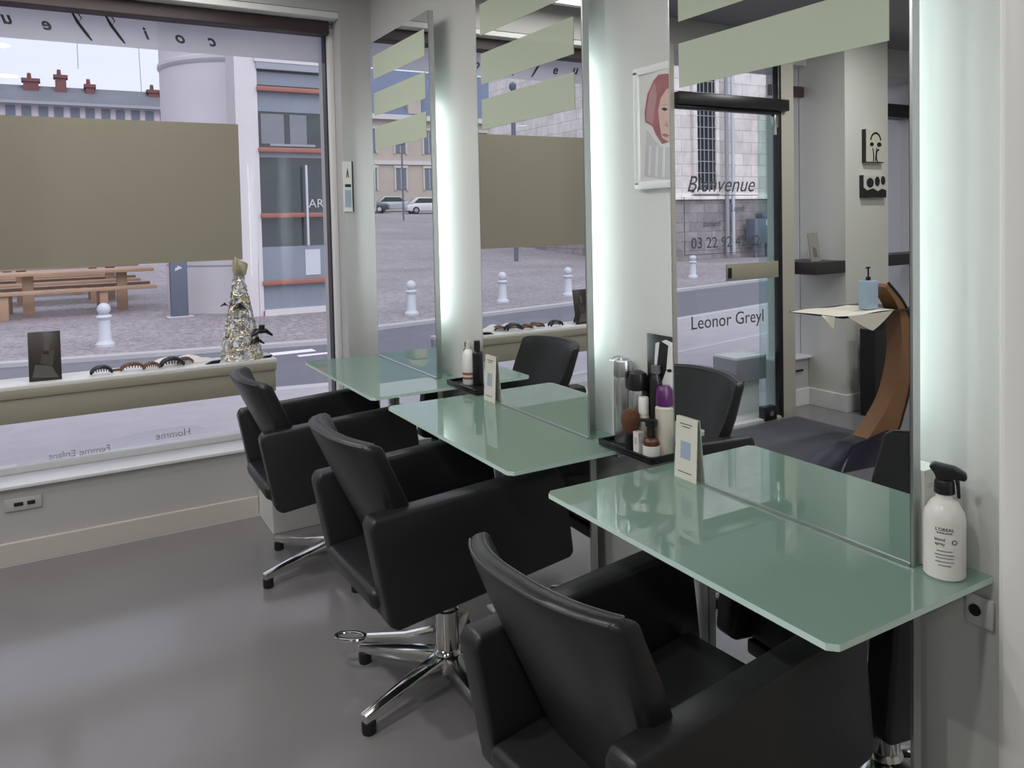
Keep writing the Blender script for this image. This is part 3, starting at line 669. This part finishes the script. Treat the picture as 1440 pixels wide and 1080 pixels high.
part('print', pc, [mat('dim_brown', (.06, .05, .042), .5), mat('dim_skin', (.11, .085, .07), .5), mat('dim_grey', (.09, .085, .08), .5)], t, smooth=False)
part('stand', B().hexa([(-.08, 4.16, zs), (-.05, 4.16, zs), (-.05, 4.163, zs), (-.08, 4.163, zs), (-.08, 4.095, zs+.15), (-.05, 4.095, zs+.15), (-.05, 4.10, zs+.15), (-.08, 4.10, zs+.15)]), MBLACK, t)
def arch(x, y, wd, h, dep, r, m, label, group='hair clips on the display shelf'):
    t = thing('hair_clip', label, 'hair clip', (x, y, zs), group)
    pts = [(wd/2*math.cos(a), 0, h*math.sin(a)+r) for a in [PI*k/14 for k in range(15)]]
    part('jaw', B().tube([(p[0], -dep/2, p[2]) for p in pts], [r*.6]+[r]*13+[r*.6], 8), m, t, ab=False)
    part('jaw', B().tube([(p[0], dep/2, p[2]) for p in pts], [r*.6]+[r]*13+[r*.6], 8), m, t, ab=False)
    part('spring', B().tube([(0, -dep/2, h+r), (0, dep/2, h+r)], r*.8, 8), m, t, ab=False)
    tt = B()
    for k in range(7):
        xx = -wd*.4+wd*.8*k/6; hz = h*math.sqrt(max(0, 1-(2*xx/wd)**2))
        tt.tube([(xx, -dep/2, hz+r), (xx*.9, -dep*.1, hz*.3+r)], r*.35, 5).tube([(xx, dep/2, hz+r), (xx*.9, dep*.1, hz*.3+r)], r*.35, 5)
    part('teeth', tt, m, t, ab=False)
arch(.155, 4.055, .085, .030, .03, .007, MBLACK, 'small black arched hair clip, nearest the dark photo frame')
arch(.285, 4.075, .10, .028, .03, .006, MTORT, 'brown tortoiseshell hair clip left of the toothed comb clip')
arch(.365, 4.055, .07, .025, .03, .006, MTORT, 'brown toothed comb clip in the middle of the shelf row')
arch(.455, 4.06, .10, .034, .035, .008, MBLACK, 'large black arched hair clip right of the brown toothed clip')
arch(.52, 4.12, .07, .022, .03, .006, MTORT, 'small brown hair clip behind the large black arched clip')
solo('hair_slide', B().prism([(.185, zs), (.245, zs), (.255, zs+.012), (.20, zs+.008)], 'y', 4.12, 4.135, .002), MTORT, 'thin brown hair slide behind the small black clip', 'hair slide')
solo('hair_slide', B().prism([(.60, zs), (.665, zs), (.675, zs+.016), (.63, zs+.014)], 'y', 4.03, 4.05, .003), MBLACK, 'black hair slide at the foot of the foil cone tree', 'hair slide')
solo('hair_slide', B().prism([(.875, zs), (.915, zs), (.925, zs+.013), (.885, zs+.010)], 'y', 4.04, 4.055, .002), MBLACK, 'black hair slide at the right end of the shelf', 'hair slide')
# bag of white fluff behind the clips
fl = B().sheet(lambda u, v: (.33+.33*u, 4.11+.09*v, zs+.042*math.sin(PI*min(1, max(0, u)))**.7*math.sin(PI*v)**.6*(.8+.2*math.sin(17*u+5*v))+.0005), 24, 10)
solo('white_fabric', fl, MWHITE, 'white folded fabric behind the hair clips', 'cloth')
# cone tree of foil and wire
t = thing('decorative_cone_tree', 'champagne foil and wire cone tree at the right end of the display shelf', 'ornament', (.785, 4.105, zs))
cx_, cy_ = .785, 4.105
H_, R_ = .50, .095
def cone_at(a, h): 
    r = R_*(1-h/H_)+.006; return (cx_+r*math.cos(a), cy_+r*math.sin(a), zs+h)
wr = B()
for k in range(10): wr.tube([cone_at(2*PI*k/10, .004), cone_at(2*PI*k/10+.2, H_)], .0022, 5)
wr.tube([cone_at(.45*i, .004+i*.0048) for i in range(104)], .0022, 5)
for h in (.004, .10, .2): wr.tube([cone_at(2*PI*k/20, h) for k in range(20)], .003, 5, True)
part('wire_frame', wr, MSTEEL, t)
leafs = B()
for k in range(420):
    h = (H_-.03)*(1-math.sqrt(random.random()))+.008; a = random.uniform(0, 2*PI); p = Vector(cone_at(a, h)); s = random.uniform(.009, .021)
    n = Vector((math.cos(a), math.sin(a), .3)); u_ = n.cross(Vector((0, 0, 1))).normalized(); v_ = n.cross(u_).normalized(); th = random.uniform(0, PI)
    u2 = math.cos(th)*u_+math.sin(th)*v_; v2 = -math.sin(th)*u_+math.cos(th)*v_
    leafs.mi(0 if random.random() < .6 else 1)
    q = [p-u2*s, p-v2*s*.5+n*.004, p+u2*s, p+v2*s*.5+n*.004]; d_ = n*.0015
    leafs.hexa([tuple(x) for x in q]+[tuple(x+d_) for x in q])
part('foil_leaves', leafs, [MGOLD, MWHITE], t, smooth=False)
part('bow', B().prism([(cx_-.03, zs+H_-.07), (cx_+.03, zs+H_-.085), (cx_+.045, zs+H_-.02), (cx_, zs+H_+.0), (cx_-.025, zs+H_+.02)], 'y', 4.075, 4.12, .012), MGOLD, t)
def claw(x, y, z, s, label):
    t = thing('hair_claw', label, 'hair clip', (x, y, z), 'black claws clipped to the foil cone')
    for sg in (-1, 1):
        part('jaw', B().tube([(-.05*s, sg*.012*s, -.01*s), (-.02*s, sg*.018*s, .012*s), (.02*s, sg*.018*s, .012*s), (.05*s, sg*.012*s, -.012*s)], [.005*s, .011*s, .011*s, .005*s], 8), MBLACK, t, ab=False)
    part('grip', B().prism([(-.012*s, .012*s), (.012*s, .012*s), (.018*s, .04*s), (-.006*s, .042*s)], 'y', -.012*s, .012*s, .003*s), MBLACK, t, ab=False)
    return t
claw(.770, 4.035, zs+.262, .62, 'black claw clip half way up the foil cone front')
claw(.868, 4.03, zs+.128, 1.05, 'large black claw clip low on the right of the foil cone')
claw(.845, 4.03, zs+.085, .7, 'black claw clip just below the large claw on the foil cone')
claw(.708, 4.09, zs+.275, .35, 'tiny black claw clip on the left of the foil cone')

# ------------------------------------------------------------------ entrance corner (seen in the nearest mirror)
struct('floor_mat', B().box(-1.72, -.45, 2.62, 3.80, 0, .012, .004), MMAT)
bpy.data.objects['floor_mat']['kind'] = 'thing'
tag(bpy.data.objects['floor_mat'], 'dark grey ribbed doormat inside the glass entrance door', 'doormat'); bpy.data.objects['floor_mat'].name = 'doormat'
solo('corner_shelf', B().prism([(-2.124, 3.70), (-1.80, 3.70), (-1.78, 3.78), (-1.78, 4.08), (-2.124, 4.08)], 'z', 1.02, 1.108, .003), MDWOOD, 'thick dark wood shelf wrapping the entrance pillar', 'shelf')
solo('corner_shelf', B().box(-3.55, -2.625, 3.90, 4.12, 1.02, 1.108, .003), MDWOOD, 'dark wood shelf crossing the window beyond the pillar', 'shelf')
t = thing('photo_frame', 'pale grey card leaning on the dark pillar shelf', 'picture', (-1.93, 3.85, 1.108))
part('board', B().hexa([(-1.99, 3.80, 1.1085), (-1.86, 3.78, 1.1085), (-1.86, 3.79, 1.1085), (-1.99, 3.81, 1.1085), (-2.02, 3.86, 1.31), (-1.89, 3.84, 1.31), (-1.89, 3.845, 1.31), (-2.02, 3.865, 1.31)]), mat('grey_card', (.28, .27, .25), .6), t, smooth=False)
part('print', B().hexa([(-1.955, 3.80, 1.14), (-1.90, 3.792, 1.14), (-1.90, 3.799, 1.14), (-1.955, 3.807, 1.14), (-1.96, 3.824, 1.21), (-1.91, 3.815, 1.21), (-1.91, 3.82, 1.21), (-1.96, 3.83, 1.21)]), mat('dark_print', (.16, .15, .13), .6), t, smooth=False)
def canvas(x0, x1, z0, z1, label, shapes, bg_):
    t = thing('wall_canvas', label, 'picture', ((x0+x1)/2, 3.69, z0), 'black and white canvases on the pillar')
    part('canvas', B().box(x0, x1, 3.665, 3.699, z0, z1, .001).mi(1).box(x1, x1+.002, 3.665, 3.699, z0, z1), [bg_, MBLACK], t, smooth=False)
    p = B()
    for s in shapes: p.prism([(x1+(x0-x1)*a, z0+(z1-z0)*c) for a, c in s], 'y', 3.663, 3.665)
    part('print', p, MBLACK, t, smooth=False)
def blob(cx, cz, rx, rz, n=12, a0=0, a1=2*PI): return [(cx+rx*math.cos(a0+(a1-a0)*k/n), cz+rz*math.sin(a0+(a1-a0)*k/n)) for k in range(n)]
def ringseg(cx, cz, rx, rz, w, a0, a1, n=12):
    o_ = [(cx+rx*math.cos(a0+(a1-a0)*k/n), cz+rz*math.sin(a0+(a1-a0)*k/n)) for k in range(n+1)]
    i_ = [(cx+(rx-w)*math.cos(a0+(a1-a0)*k/n), cz+(rz-w)*math.sin(a0+(a1-a0)*k/n)) for k in range(n, -1, -1)]; return o_+i_
canvas(-2.515, -2.315, 1.815, 2.06, 'upper canvas on the pillar, black line face on pale ground', [ringseg(.55, .62, .33, .30, .06, .2, PI-.2), blob(.32, .55, .11, .06), blob(.75, .55, .13, .07), ringseg(.35, .2, .10, .25, .05, -1, 1.5), ringseg(.70, .2, .14, .22, .05, 1.2, 4.6), [(.5, .05), (.54, .05), (.62, .45), (.58, .45)], [(.0, 0), (1, 0), (1, .03), (0, .03)]], mat('pale_canvas', (.60, .57, .48), .7))
canvas(-2.545, -2.285, 1.56, 1.725, 'lower canvas on the pillar, bold black figure shapes', [blob(.28, .66, .16, .22), blob(.60, .72, .11, .22), blob(.86, .76, .10, .2), [(0, 0), (1, 0), (1, .33), (.8, .4), (.62, .28), (.4, .42), (.15, .32), (0, .45)]], mat('pale_canvas_2', (.60, .58, .52), .7))

# wooden arc console with tray
t = thing('arc_console', 'curved orange wood stand on black base near the entrance mat', 'stand', (-1.3, 2.95, 0))
LIFT = .0125
arc_o = [(-1.445, 1.03), (-1.588, .907), (-1.664, .77), (-1.692, .605), (-1.641, .369), (-1.584, .232), (-1.524, .131), (-1.36, .03)]
arc_i = [(-1.13, .07), (-1.278, .157), (-1.446, .308), (-1.526, .444), (-1.572, .617), (-1.566, .80), (-1.529, .898), (-1.424, 1.012)]
def smoothline(p, n=4):
    out = []
    for i in range(len(p)-1):
        p0, p1, p2, p3 = p[max(i-1, 0)], p[i], p[i+1], p[min(i+2, len(p)-1)]
        for k in range(n):
            u = k/n; out.append(tuple(.5*((2*p1[j])+(-p0[j]+p2[j])*u+(2*p0[j]-5*p1[j]+4*p2[j]-p3[j])*u*u+(-p0[j]+3*p1[j]-3*p2[j]+p3[j])*u**3) for j in (0, 1)))
    return out+[p[-1]]
so, si = smoothline(arc_o), smoothline(arc_i)
ar = B(); N = min(len(so), len(si)); si2 = si[::-1]
bm = bmesh.new()
def q3(p, y): return bm.verts.new((p[0], y, p[1]))
V = [[q3(so[k], 2.90), q3(si2[k], 2.90), q3(si2[k], 3.0), q3(so[k], 3.0)] for k in range(N)]
for k in range(N-1):
    for j in range(4): bm.faces.new((V[k][j], V[k][(j+1) % 4], V[k+1][(j+1) % 4], V[k+1][j]))
bm.faces.new(V[0]); bm.faces.new(V[-1][::-1]); bmesh.ops.recalc_face_normals(bm, faces=bm.faces[:]); ar._merge(bm)
part('arc', ar, MWOOD, t)
part('arc_edge', B().tube([(p[0]-.006, 2.902, p[1]+.004) for p in so], .010, 6), MBLACK, t)
part('base', B().hexa([(-1.50, 2.76, .0135), (-.90, 2.82, .0135), (-.90, 3.08, .0135), (-1.50, 3.14, .0135), (-1.44, 2.87, .16), (-1.12, 2.90, .12), (-1.12, 3.0, .12), (-1.44, 3.03, .16)], .01), mat('black_lacquer', (.02, .018, .03), .2), t)
part('tray_top', B().box(-1.70, -1.0, 2.87, 3.25, .862, .872, .003), MBLACK, t)
cl = B().sheet(lambda u, v: (-1.46+.52*u, 2.865+.33*v, .878+.004*math.sin(7*u+3*v)), 12, 8)
cl.sheet(lambda u, v: (-1.44+.42*u, 2.863-.012*math.sin(3*u), .877-v*.10*(1-abs(2*u-1)**1.2)), 14, 6)
cl.sheet(lambda u, v: (-.94+.012*v, 2.88+.08*u, .879-.07*v*(1-u)), 6, 4)
solo('cloth', cl, MCLOTH, 'cream cloth draped over the black tray by the wooden arc', 'cloth')
t = thing('sanitizer_bottle', 'clear blue pump bottle on the cream cloth by the wooden arc', 'bottle', (-1.345, 2.96, .884))
part('body', B().box(-.048, .048, -.035, .035, 0, .17, .008, 3), MBLUE, t, ab=False)
part('pump', B().lathe([(.014, .171), (.014, .19), (.005, .193), (.005, .24), (.012, .242), (.012, .25), (0, .251)], n=14).tube([(0, 0, .246), (.035, -.01, .243)], .004, 6), MBLACK, t, ab=False)
# black bottle-shaped display figure
vs = B().prism([(-2.14, .0), (-2.44, .0), (-2.44, .60), (-2.345, .615), (-2.33, .665), (-2.365, .70), (-2.365, .735), (-2.33, .765), (-2.24, .765), (-2.21, .735), (-2.21, .70), (-2.245, .665), (-2.235, .615), (-2.14, .625)], 'y', 3.48, 3.60, .006)
solo('black_vessel', vs, MBLACK, 'tall black bottle-shaped floor display below the pillar canvases', 'display', smooth=False)

# luminous ceiling panel and spots
t = thing('ceiling_light', 'large square luminous ceiling panel near the shop window', 'light', (.25, 3.3, ZC-.06))
part('frame', B().box(-.32, .82, 2.86, 2.90, ZC-.07, ZC-.001).box(-.32, .82, 3.84, 3.88, ZC-.07, ZC-.001).box(-.32, -.28, 2.90, 3.84, ZC-.07, ZC-.001).box(.78, .82, 2.90, 3.84, ZC-.07, ZC-.001), MWHITE, t)
part('diffuser', B().box(-.28, .78, 2.90, 3.84, ZC-.05, ZC-.03), MLAMP, t, smooth=False)
k = 0
for x, y, nm in ((-.3, .6, 'over the open floor'), (-.3, 1.9, 'between the mirror wall and the arc stand'), (-1.9, 1.4, 'over the middle of the salon'), (-1.9, 2.9, 'over the entrance corner'), (-2.9, -1, 'over the back corner'), (-.6, -1.4, 'over the rear floor')):
    t = thing('downlight', 'round recessed downlight '+nm, 'light', (x, y, ZC-.02), 'recessed downlights')
    part('ring', B().lathe([(.075, 0), (.085, .0), (.085, .019), (.06, .019)], (0, 0, 0), 20), MSTEEL, t, ab=False)
    part('lens', B().lathe([(.0, .006), (.072, .006), (.072, .012)], (0, 0, 0), 20), MLAMP, t, ab=False)
    L = bpy.data.lights.new('downlight_beam', 'AREA'); L.shape = 'DISK'; L.size = .14; L.energy = 15; L.color = (1, .99, .975)
    lo = bpy.data.objects.new('downlight_beam', L); COL.objects.link(lo); lo.location = (x, y, ZC-.025)

# ------------------------------------------------------------------ street things
def bollard(x, y, z, label):
    t = thing('bollard', label, 'bollard', (x, y, z), 'white street bollards')
    k = .72
    part('shaft', B().lathe([(q*k, h*k) for q, h in [(.17, 0), (.17, .05), (.13, .09), (.115, .12), (.10, .5), (.13, .53), (.14, .56), (.10, .60)]], n=18), MBOLL, t, ab=False)
    part('ball', B().lathe([(q*k, h*k) for q, h in [(.06, .60), (.10, .64), (.12, .70), (.10, .77), (.05, .81), (0, .82)]], n=18), MBOLL, t, ab=False)
    return t
b0 = bollard(.516, 11.95, -.15, 'white ball-topped bollard seen through the window below the picnic tables')
def bo(x, y, lab): return dup(b0, (x, y, -.15), 0, lab)
bo(-2.396, 12.45, 'white bollard reflected in the mirror nearest the shop window')
bo(-4.55, 13.1, 'white bollard reflected on the left of the middle mirror')
bo(-6.2, 13.3, 'white bollard reflected on the right of the middle mirror')
bo(-11.1, 14.9, 'white bollard before the church, left in the nearest mirror')
bo(-18.6, 18.6, 'white bollard beside the street cabinet before the church')
bo(-21.5, 18.9, 'white bollard reflected above the entrance pillar shelf')
# picnic tables
def picnic(x0, x1, y, z, label):
    t = thing('picnic_table', label, 'picnic table', ((x0+x1)/2, y, z), 'wooden picnic tables on the plaza')
    for zz, yy, wd, nm in ((.74, 0, .36, 'tabletop'), (.43, -.62, .15, 'bench'), (.43, .62, .15, 'bench')):
        part(nm, B().box(x0-(x0+x1)/2, x1-(x0+x1)/2, yy-wd, yy+wd, zz, zz+.06, .008), MBENCH, t, ab=False)
    L_ = (x1-x0)/2
    for xx in (-L_+.5, 0, L_-.55):
        part('leg', B().box(xx-.09, xx+.09, -.10, .10, 0, .739, .008), MBENCH, t, ab=False)
        for yy in (-.66, .66): part('leg', B().box(xx-.35-.07, xx-.35+.07, yy-.06, yy+.06, 0, .429, .008), MBENCH, t, ab=False)
    return t
picnic(-2.6, 1.62, 17.1, -.15, 'long wooden picnic table nearest the window on the cobbled plaza')
picnic(-2.9, 1.55, 19.6, -.15, 'long wooden picnic table behind the first one on the plaza')
picnic(-3.4, 1.3, 22.2, -.15, 'long wooden picnic table furthest back on the plaza')
t = thing('street_post', 'dark blue-grey street post with white arrow beside the picnic tables', 'post', (1.82, 14.85, -.15))
part('body', B().box(-.14, .14, -.09, .09, 0, 1.30, .02), MGREYBOX, t, ab=False)
part('foot', B().box(-.22, .22, -.16, .16, 0, .03, .01), MKERB, t, ab=False)
part('arrow', B().prism([(-.06, .82), (.06, .87), (-.02, .92), (-.02, .885), (-.06, .87)], 'y', -.096, -.09), MBOLL, t, ab=False)
# round white corner building with glazed bay
t = thing('corner_building', 'white rendered building with round tower and orange-railed glass bay', 'building', (4.6, 16.4, -.15))
part('tower', B().lathe([(1.62, -.15), (1.62, 4.40), (1.655, 4.44), (1.655, 4.50), (1.62, 4.52), (1.62, 11)], (3.42, 16.25, 0), 64), MSTONEW, t)
part('groove', B().lathe([(1.622, 4.36), (1.622, 4.40)], (3.42, 16.25, 0), 64).lathe([(1.622, .70), (1.622, .73)], (3.42, 16.25, 0), 64), MGREYST, t)
part('wall', B().box(3.05, 10, 13.98, 15.2, 4.26, 11).box(2.72, 3.09, 14.02, 16.0, -.15, 11).box(7.5, 10, 13.98, 15.2, -.15, 4.26).box(3.09, 7.5, 13.96, 14.3, -.15, -.05), MSTONEW, t, smooth=False)
part('lintel', B().box(3.08, 7.5, 13.99, 14.2, 4.14, 4.26), MGREYST, t, smooth=False)
gl = B().box(3.09, 7.5, 14.10, 14.14, 1.05, 4.14); part('glazing', gl, MDGLASS, t, smooth=False)
part('reflection_panel', B().box(3.09, 7.5, 14.085, 14.099, 2.62, 2.72).mi(1).box(3.10, 4.4, 14.09, 14.099, 3.42, 3.78).box(3.10, 7.4, 14.09, 14.099, 3.88, 4.10).mi(0).box(3.3, 4.1, 14.085, 14.09, 2.82, 2.86), [MGREYST, MBGLASS], t, smooth=False)
part('blind', B().box(3.15, 3.55, 14.088, 14.099, 2.86, 3.38).box(3.65, 3.95, 14.088, 14.099, 2.86, 3.38), mat('grey_blind', (.20, .21, .24), .6), t, smooth=False)
part('lower_panel', B().box(3.09, 7.5, 14.08, 14.14, -.05, 1.05).mi(1).box(3.85, 4.12, 14.07, 14.08, .52, .98), [MBGLASS, MBOLL], t, smooth=False)
for z in (3.80, 2.745, 1.60, .42, -.10): part('rail', B().box(3.08, 7.5, 13.97, 14.06, z-.04, z+.04, .006), MRED, t)
part('pole', B().tube([(3.875, 13.93, 1.06), (3.875, 13.93, 2.48)], .022, 8), MBOLL, t)
part('shop_sign', add_text(B(), 'ARS', .22, (4.13, 14.08, 1.80), (1, 0, 0), Z_), MPRGREY, t, smooth=False)
# apartment block far behind
t = thing('apartment_block', 'long white apartment block with slate roof and brick chimneys', 'building', (1, 70, 1))
part('wall', B().box(-12, 14, 70, 80, 1.2, 10.95), mat('white_facade', (.62, .59, .63), .8), t, smooth=False)
rf = B().hexa([(-12.4, 69.4, 10.9), (14.4, 69.4, 10.9), (14.4, 80.6, 10.9), (-12.4, 80.6, 10.9), (-12.4, 71.6, 12.5), (14.4, 71.6, 12.5), (14.4, 78.4, 12.5), (-12.4, 78.4, 12.5)])
part('roof', rf, MSLATE, t, smooth=False); part('gutter', B().box(-12.5, 14.5, 69.25, 69.45, 10.80, 11.02), MGREYST, t, smooth=False)
xw = -11.4; k = 0
while xw < 13:
    for dx in (0, 1.02):
        for zz in ((9.3, 10.7), (6.4, 7.9)):
            part('window', B().box(xw+dx, xw+dx+.62, 69.93, 70.0, zz[0], zz[1]), MWINF, t, smooth=False)
    xw += 2.12; k += 1
for px, w_, h in ((-1.25, 1.0, 12.95), (.75, .75, 13.35), (2.75, .6, 12.75), (8.35, .6, 13.3), (7.35, .8, 12.6), (-6, 1.2, 13.8), (-10.6, 1.2, 13.8)):
    c = part('chimney', B().box(px-w_/2, px+w_/2, 70.9, 71.7, 11.3, h).box(px-w_/2-.12, px+w_/2+.12, 70.8, 71.8, h-.25, h), MBRICKC, t, smooth=False)
    part('pot', B().lathe([(.16, h), (.13, h+.45)], (px-.1, 71.3, 0), 8), MBRICKC, c)
part('antenna', B().tube([(2.0, 71.5, 14), (2.0, 71.5, 17.5)], .03, 5).tube([(6.5, 71.5, 12.4), (6.4, 71.5, 17)], .03, 5).tube([(7.9, 71.5, 13), (7.9, 71.5, 16.2)], .03, 5).tube([(7.5, 71.5, 16.1), (8.7, 71.5, 16.1)], .03, 5).tube([(1.2, 71.5, 17.2), (2.6, 71.5, 17.2)], .03, 5), MGREYST, t)
# church
t = thing('church', 'pale limestone church wall with tall barred window across the street', 'building', (-22, 20.7, -.15))
part('upper_wall', B().box(-45, -15.2, 20.7, 33, 2.15, 12), MCHURCH, t, smooth=False)
part('plinth', B().box(-45, -15.05, 20.6, 33.2, -.4, 1.95), MPLINTH, t, smooth=False)
part('moulding', B().prism([(20.7, 1.95), (20.5, 1.97), (20.52, 2.05), (20.7, 2.2)], 'x', -45, -15.0), MCHURCH, t, smooth=False)
wn = part('window', B().prism([(-17.55, 2.3), (-16.68, 2.3), (-16.68, 6.6), (-17.1, 7.4), (-17.55, 6.6)], 'y', 20.62, 20.72), MDARK, t, smooth=False)
gr = B()
for xx in (-17.4, -17.2, -17.0, -16.82): gr.tube([(xx, 20.58, 2.3), (xx, 20.58, 6.8)], .018, 5)
for i in range(11): gr.tube([(-17.55, 20.58, 2.5+.4*i), (-16.68, 20.58, 2.5+.4*i)], .018, 5)
part('bars', gr, MGREYST, wn)
part('window_surround', B().box(-17.72, -17.55, 20.55, 20.72, 2.2, 6.7, .02).box(-16.68, -16.5, 20.55, 20.72, 2.2, 6.7, .02).box(-17.72, -16.5, 20.5, 20.72, 2.15, 2.3, .02), MCHURCH, t)
part('downpipe', B().tube([(-17.95, 20.45, 10), (-17.95, 20.45, .0)], .07, 8), MGREYST, t)
part('downpipe', B().tube([(-18.25, 20.45, 10), (-18.25, 20.45, .0)], .06, 8), MBOLL, t)
part('buttress', B().box(-21.2, -20.2, 19.9, 20.7, -.3, 5.2).hexa([(-21.2, 19.9, 5.2), (-20.2, 19.9, 5.2), (-20.2, 20.7, 5.2), (-21.2, 20.7, 5.2), (-21.2, 20.6, 6.2), (-20.2, 20.6, 6.2), (-20.2, 20.7, 6.2), (-21.2, 20.7, 6.2)]).box(-29, -28, 19.9, 20.7, -.3, 6), MCHURCH, t, smooth=False)
t = thing('street_cabinet', 'dark blue-grey street cabinet standing before the church plinth', 'cabinet', (-19.2, 20.2, -.15))
part('body', B().box(-19.75, -18.75, 19.9, 20.35, .35, 1.25, .03).box(-19.7, -19.2, 19.95, 20.3, 1.25, 1.45, .02), MGREYBOX, t)
part('post', B().box(-19.0, -18.9, 20.05, 20.15, -.15, .35).box(-19.65, -19.5, 20.05, 20.15, -.15, .35), MGREYBOX, t, smooth=False)
part('label', B().box(-19.45, -19.3, 19.88, 19.9, 1.0, 1.2), MBOLL, t, smooth=False)
# lamp post and notice in the middle mirror
t = thing('street_lamp', 'tall dark street lamp post before the church side wall', 'street lamp', (-11.6, 24.6, -.13))
part('pole', B().tube([(0, 0, 0), (0, 0, 6.2)], .085, 8), MGREYBOX, t, ab=False)
part('lantern', B().lathe([(.09, 6.2), (.13, 6.25), (.13, 6.4), (.05, 6.48), (0, 6.5)], n=12), MGREYBOX, t, ab=False)
t = thing('street_sign', 'thin dark sign pole reflected in the window-side mirror', 'sign', (-19.7, 55, 1.44))
part('pole', B().tube([(0, 0, 0), (0, 0, 6.6)], .07, 8), MGREYBOX, t, ab=False)
part('plate', B().box(-.25, .25, -.03, .03, 5.6, 6.2, .02), MGREYBOX, t, ab=False)
# palace on the far side of the square
t = thing('town_hall', 'long cream stone palace with blue slate roof beyond the parked cars', 'building', (-30, 75, 2.2))
part('wall', B().box(-60, -14, 75, 88, 1.5, 12), MCREAMST, t, smooth=False)
part('cornice', B().box(-60.3, -13.7, 74.5, 75, 11.6, 12.1).box(-60.2, -13.8, 74.8, 75, 7.1, 7.5), mat('pale_cornice', (.60, .57, .55), .8), t, smooth=False)
part('roof', B().hexa([(-60, 75, 12.1), (-14, 75, 12.1), (-14, 88, 12.1), (-60, 88, 12.1), (-59, 79, 17.4), (-15, 79, 17.4), (-15, 85, 17.4), (-59, 85, 17.4)]), MSLATEB, t, smooth=False)
part('dormer', B().box(-30.2, -28.8, 75.2, 78, 12.1, 14.6).prism([(-30.4, 14.6), (-28.6, 14.6), (-29.5, 15.4)], 'y', 75.0, 78), MCREAMST, t, smooth=False)
for i in range(13):
    xc = -15.1-3.15*i
    for z0, z1 in ((4.6, 6.7), (8.3, 10.6)):
        wn = part('window', B().box(xc-.55, xc+.55, 74.9, 75.0, z0, z1), MWINF, t, smooth=False)
        part('window_trim', B().box(xc-.72, xc-.55, 74.85, 75, z0-.1, z1+.2).box(xc+.55, xc+.72, 74.85, 75, z0-.1, z1+.2).box(xc-.75, xc+.75, 74.8, 75, z1+.05, z1+.3).box(xc-.03, xc+.03, 74.88, 74.92, z0, z1), mat('pale_surround', (.56, .51, .46), .8) if i == 0 and z0 < 5 else bpy.data.materials['pale_surround'], wn, smooth=False)
# parked cars
def car(x, y, z, rz, paint, label, L_=4.3, h=1.5):
    t = thing('car', label, 'car', (x, y, z), 'parked cars on the square', rz)
    a = L_/2
    bd = B().prism([(-a, .35), (-a, .75), (-a+.25, .88), (-a+1.15, .95), (a-.9, .95), (a-.1, .85), (a, .6), (a, .3), (a-.3, .25), (-a+.3, .25)], 'y', -.85, .85, .06, 2)
    part('body', bd, paint, t, ab=False)
    part('cabin', B().prism([(-a+1.0, .93), (-a+1.75, h-.06), (a-1.0, h), (a-.35, .93)], 'y', -.72, .72, .05, 2), paint, t, ab=False)
    part('window', B().prism([(-a+1.25, .97), (-a+1.80, h-.13), (a-1.1, h-.10), (a-.65, .97)], 'y', -.735, .735), MDGLASS, t, ab=False, smooth=False)
    for sx_ in (-a+.75, a-.8):
        for sy in (-1, 1):
            wh = part('wheel', B().lathe([(.31, -.10), (.32, -.05), (.32, .05), (.31, .10)], (sx_, sy*.76, .32), 16, Matrix.Rotation(PI/2, 4, 'X')), MRUBBER, t, ab=False)
            part('rim', B().lathe([(.19, -.11), (.19, .11)], (sx_, sy*.76, .32), 12, Matrix.Rotation(PI/2, 4, 'X')), MSTEEL, wh, ab=False)
    return t
def gz(y): return -.15+max(0, y-24)*.0515
car(-26.6, 66, gz(66), .12, MCARW, 'white estate car parked on the square, nearest of the parked row')
car(-21.9, 69.5, gz(69.5), .5, MCARD, 'dark car parked left of the white estate car')
car(-25.6, 71.5, gz(71.5), .2, MCARG, 'grey car parked behind the white estate car')
car(-31.5, 67, gz(67), .12, MCARG, 'grey car parked to the right of the white estate car')
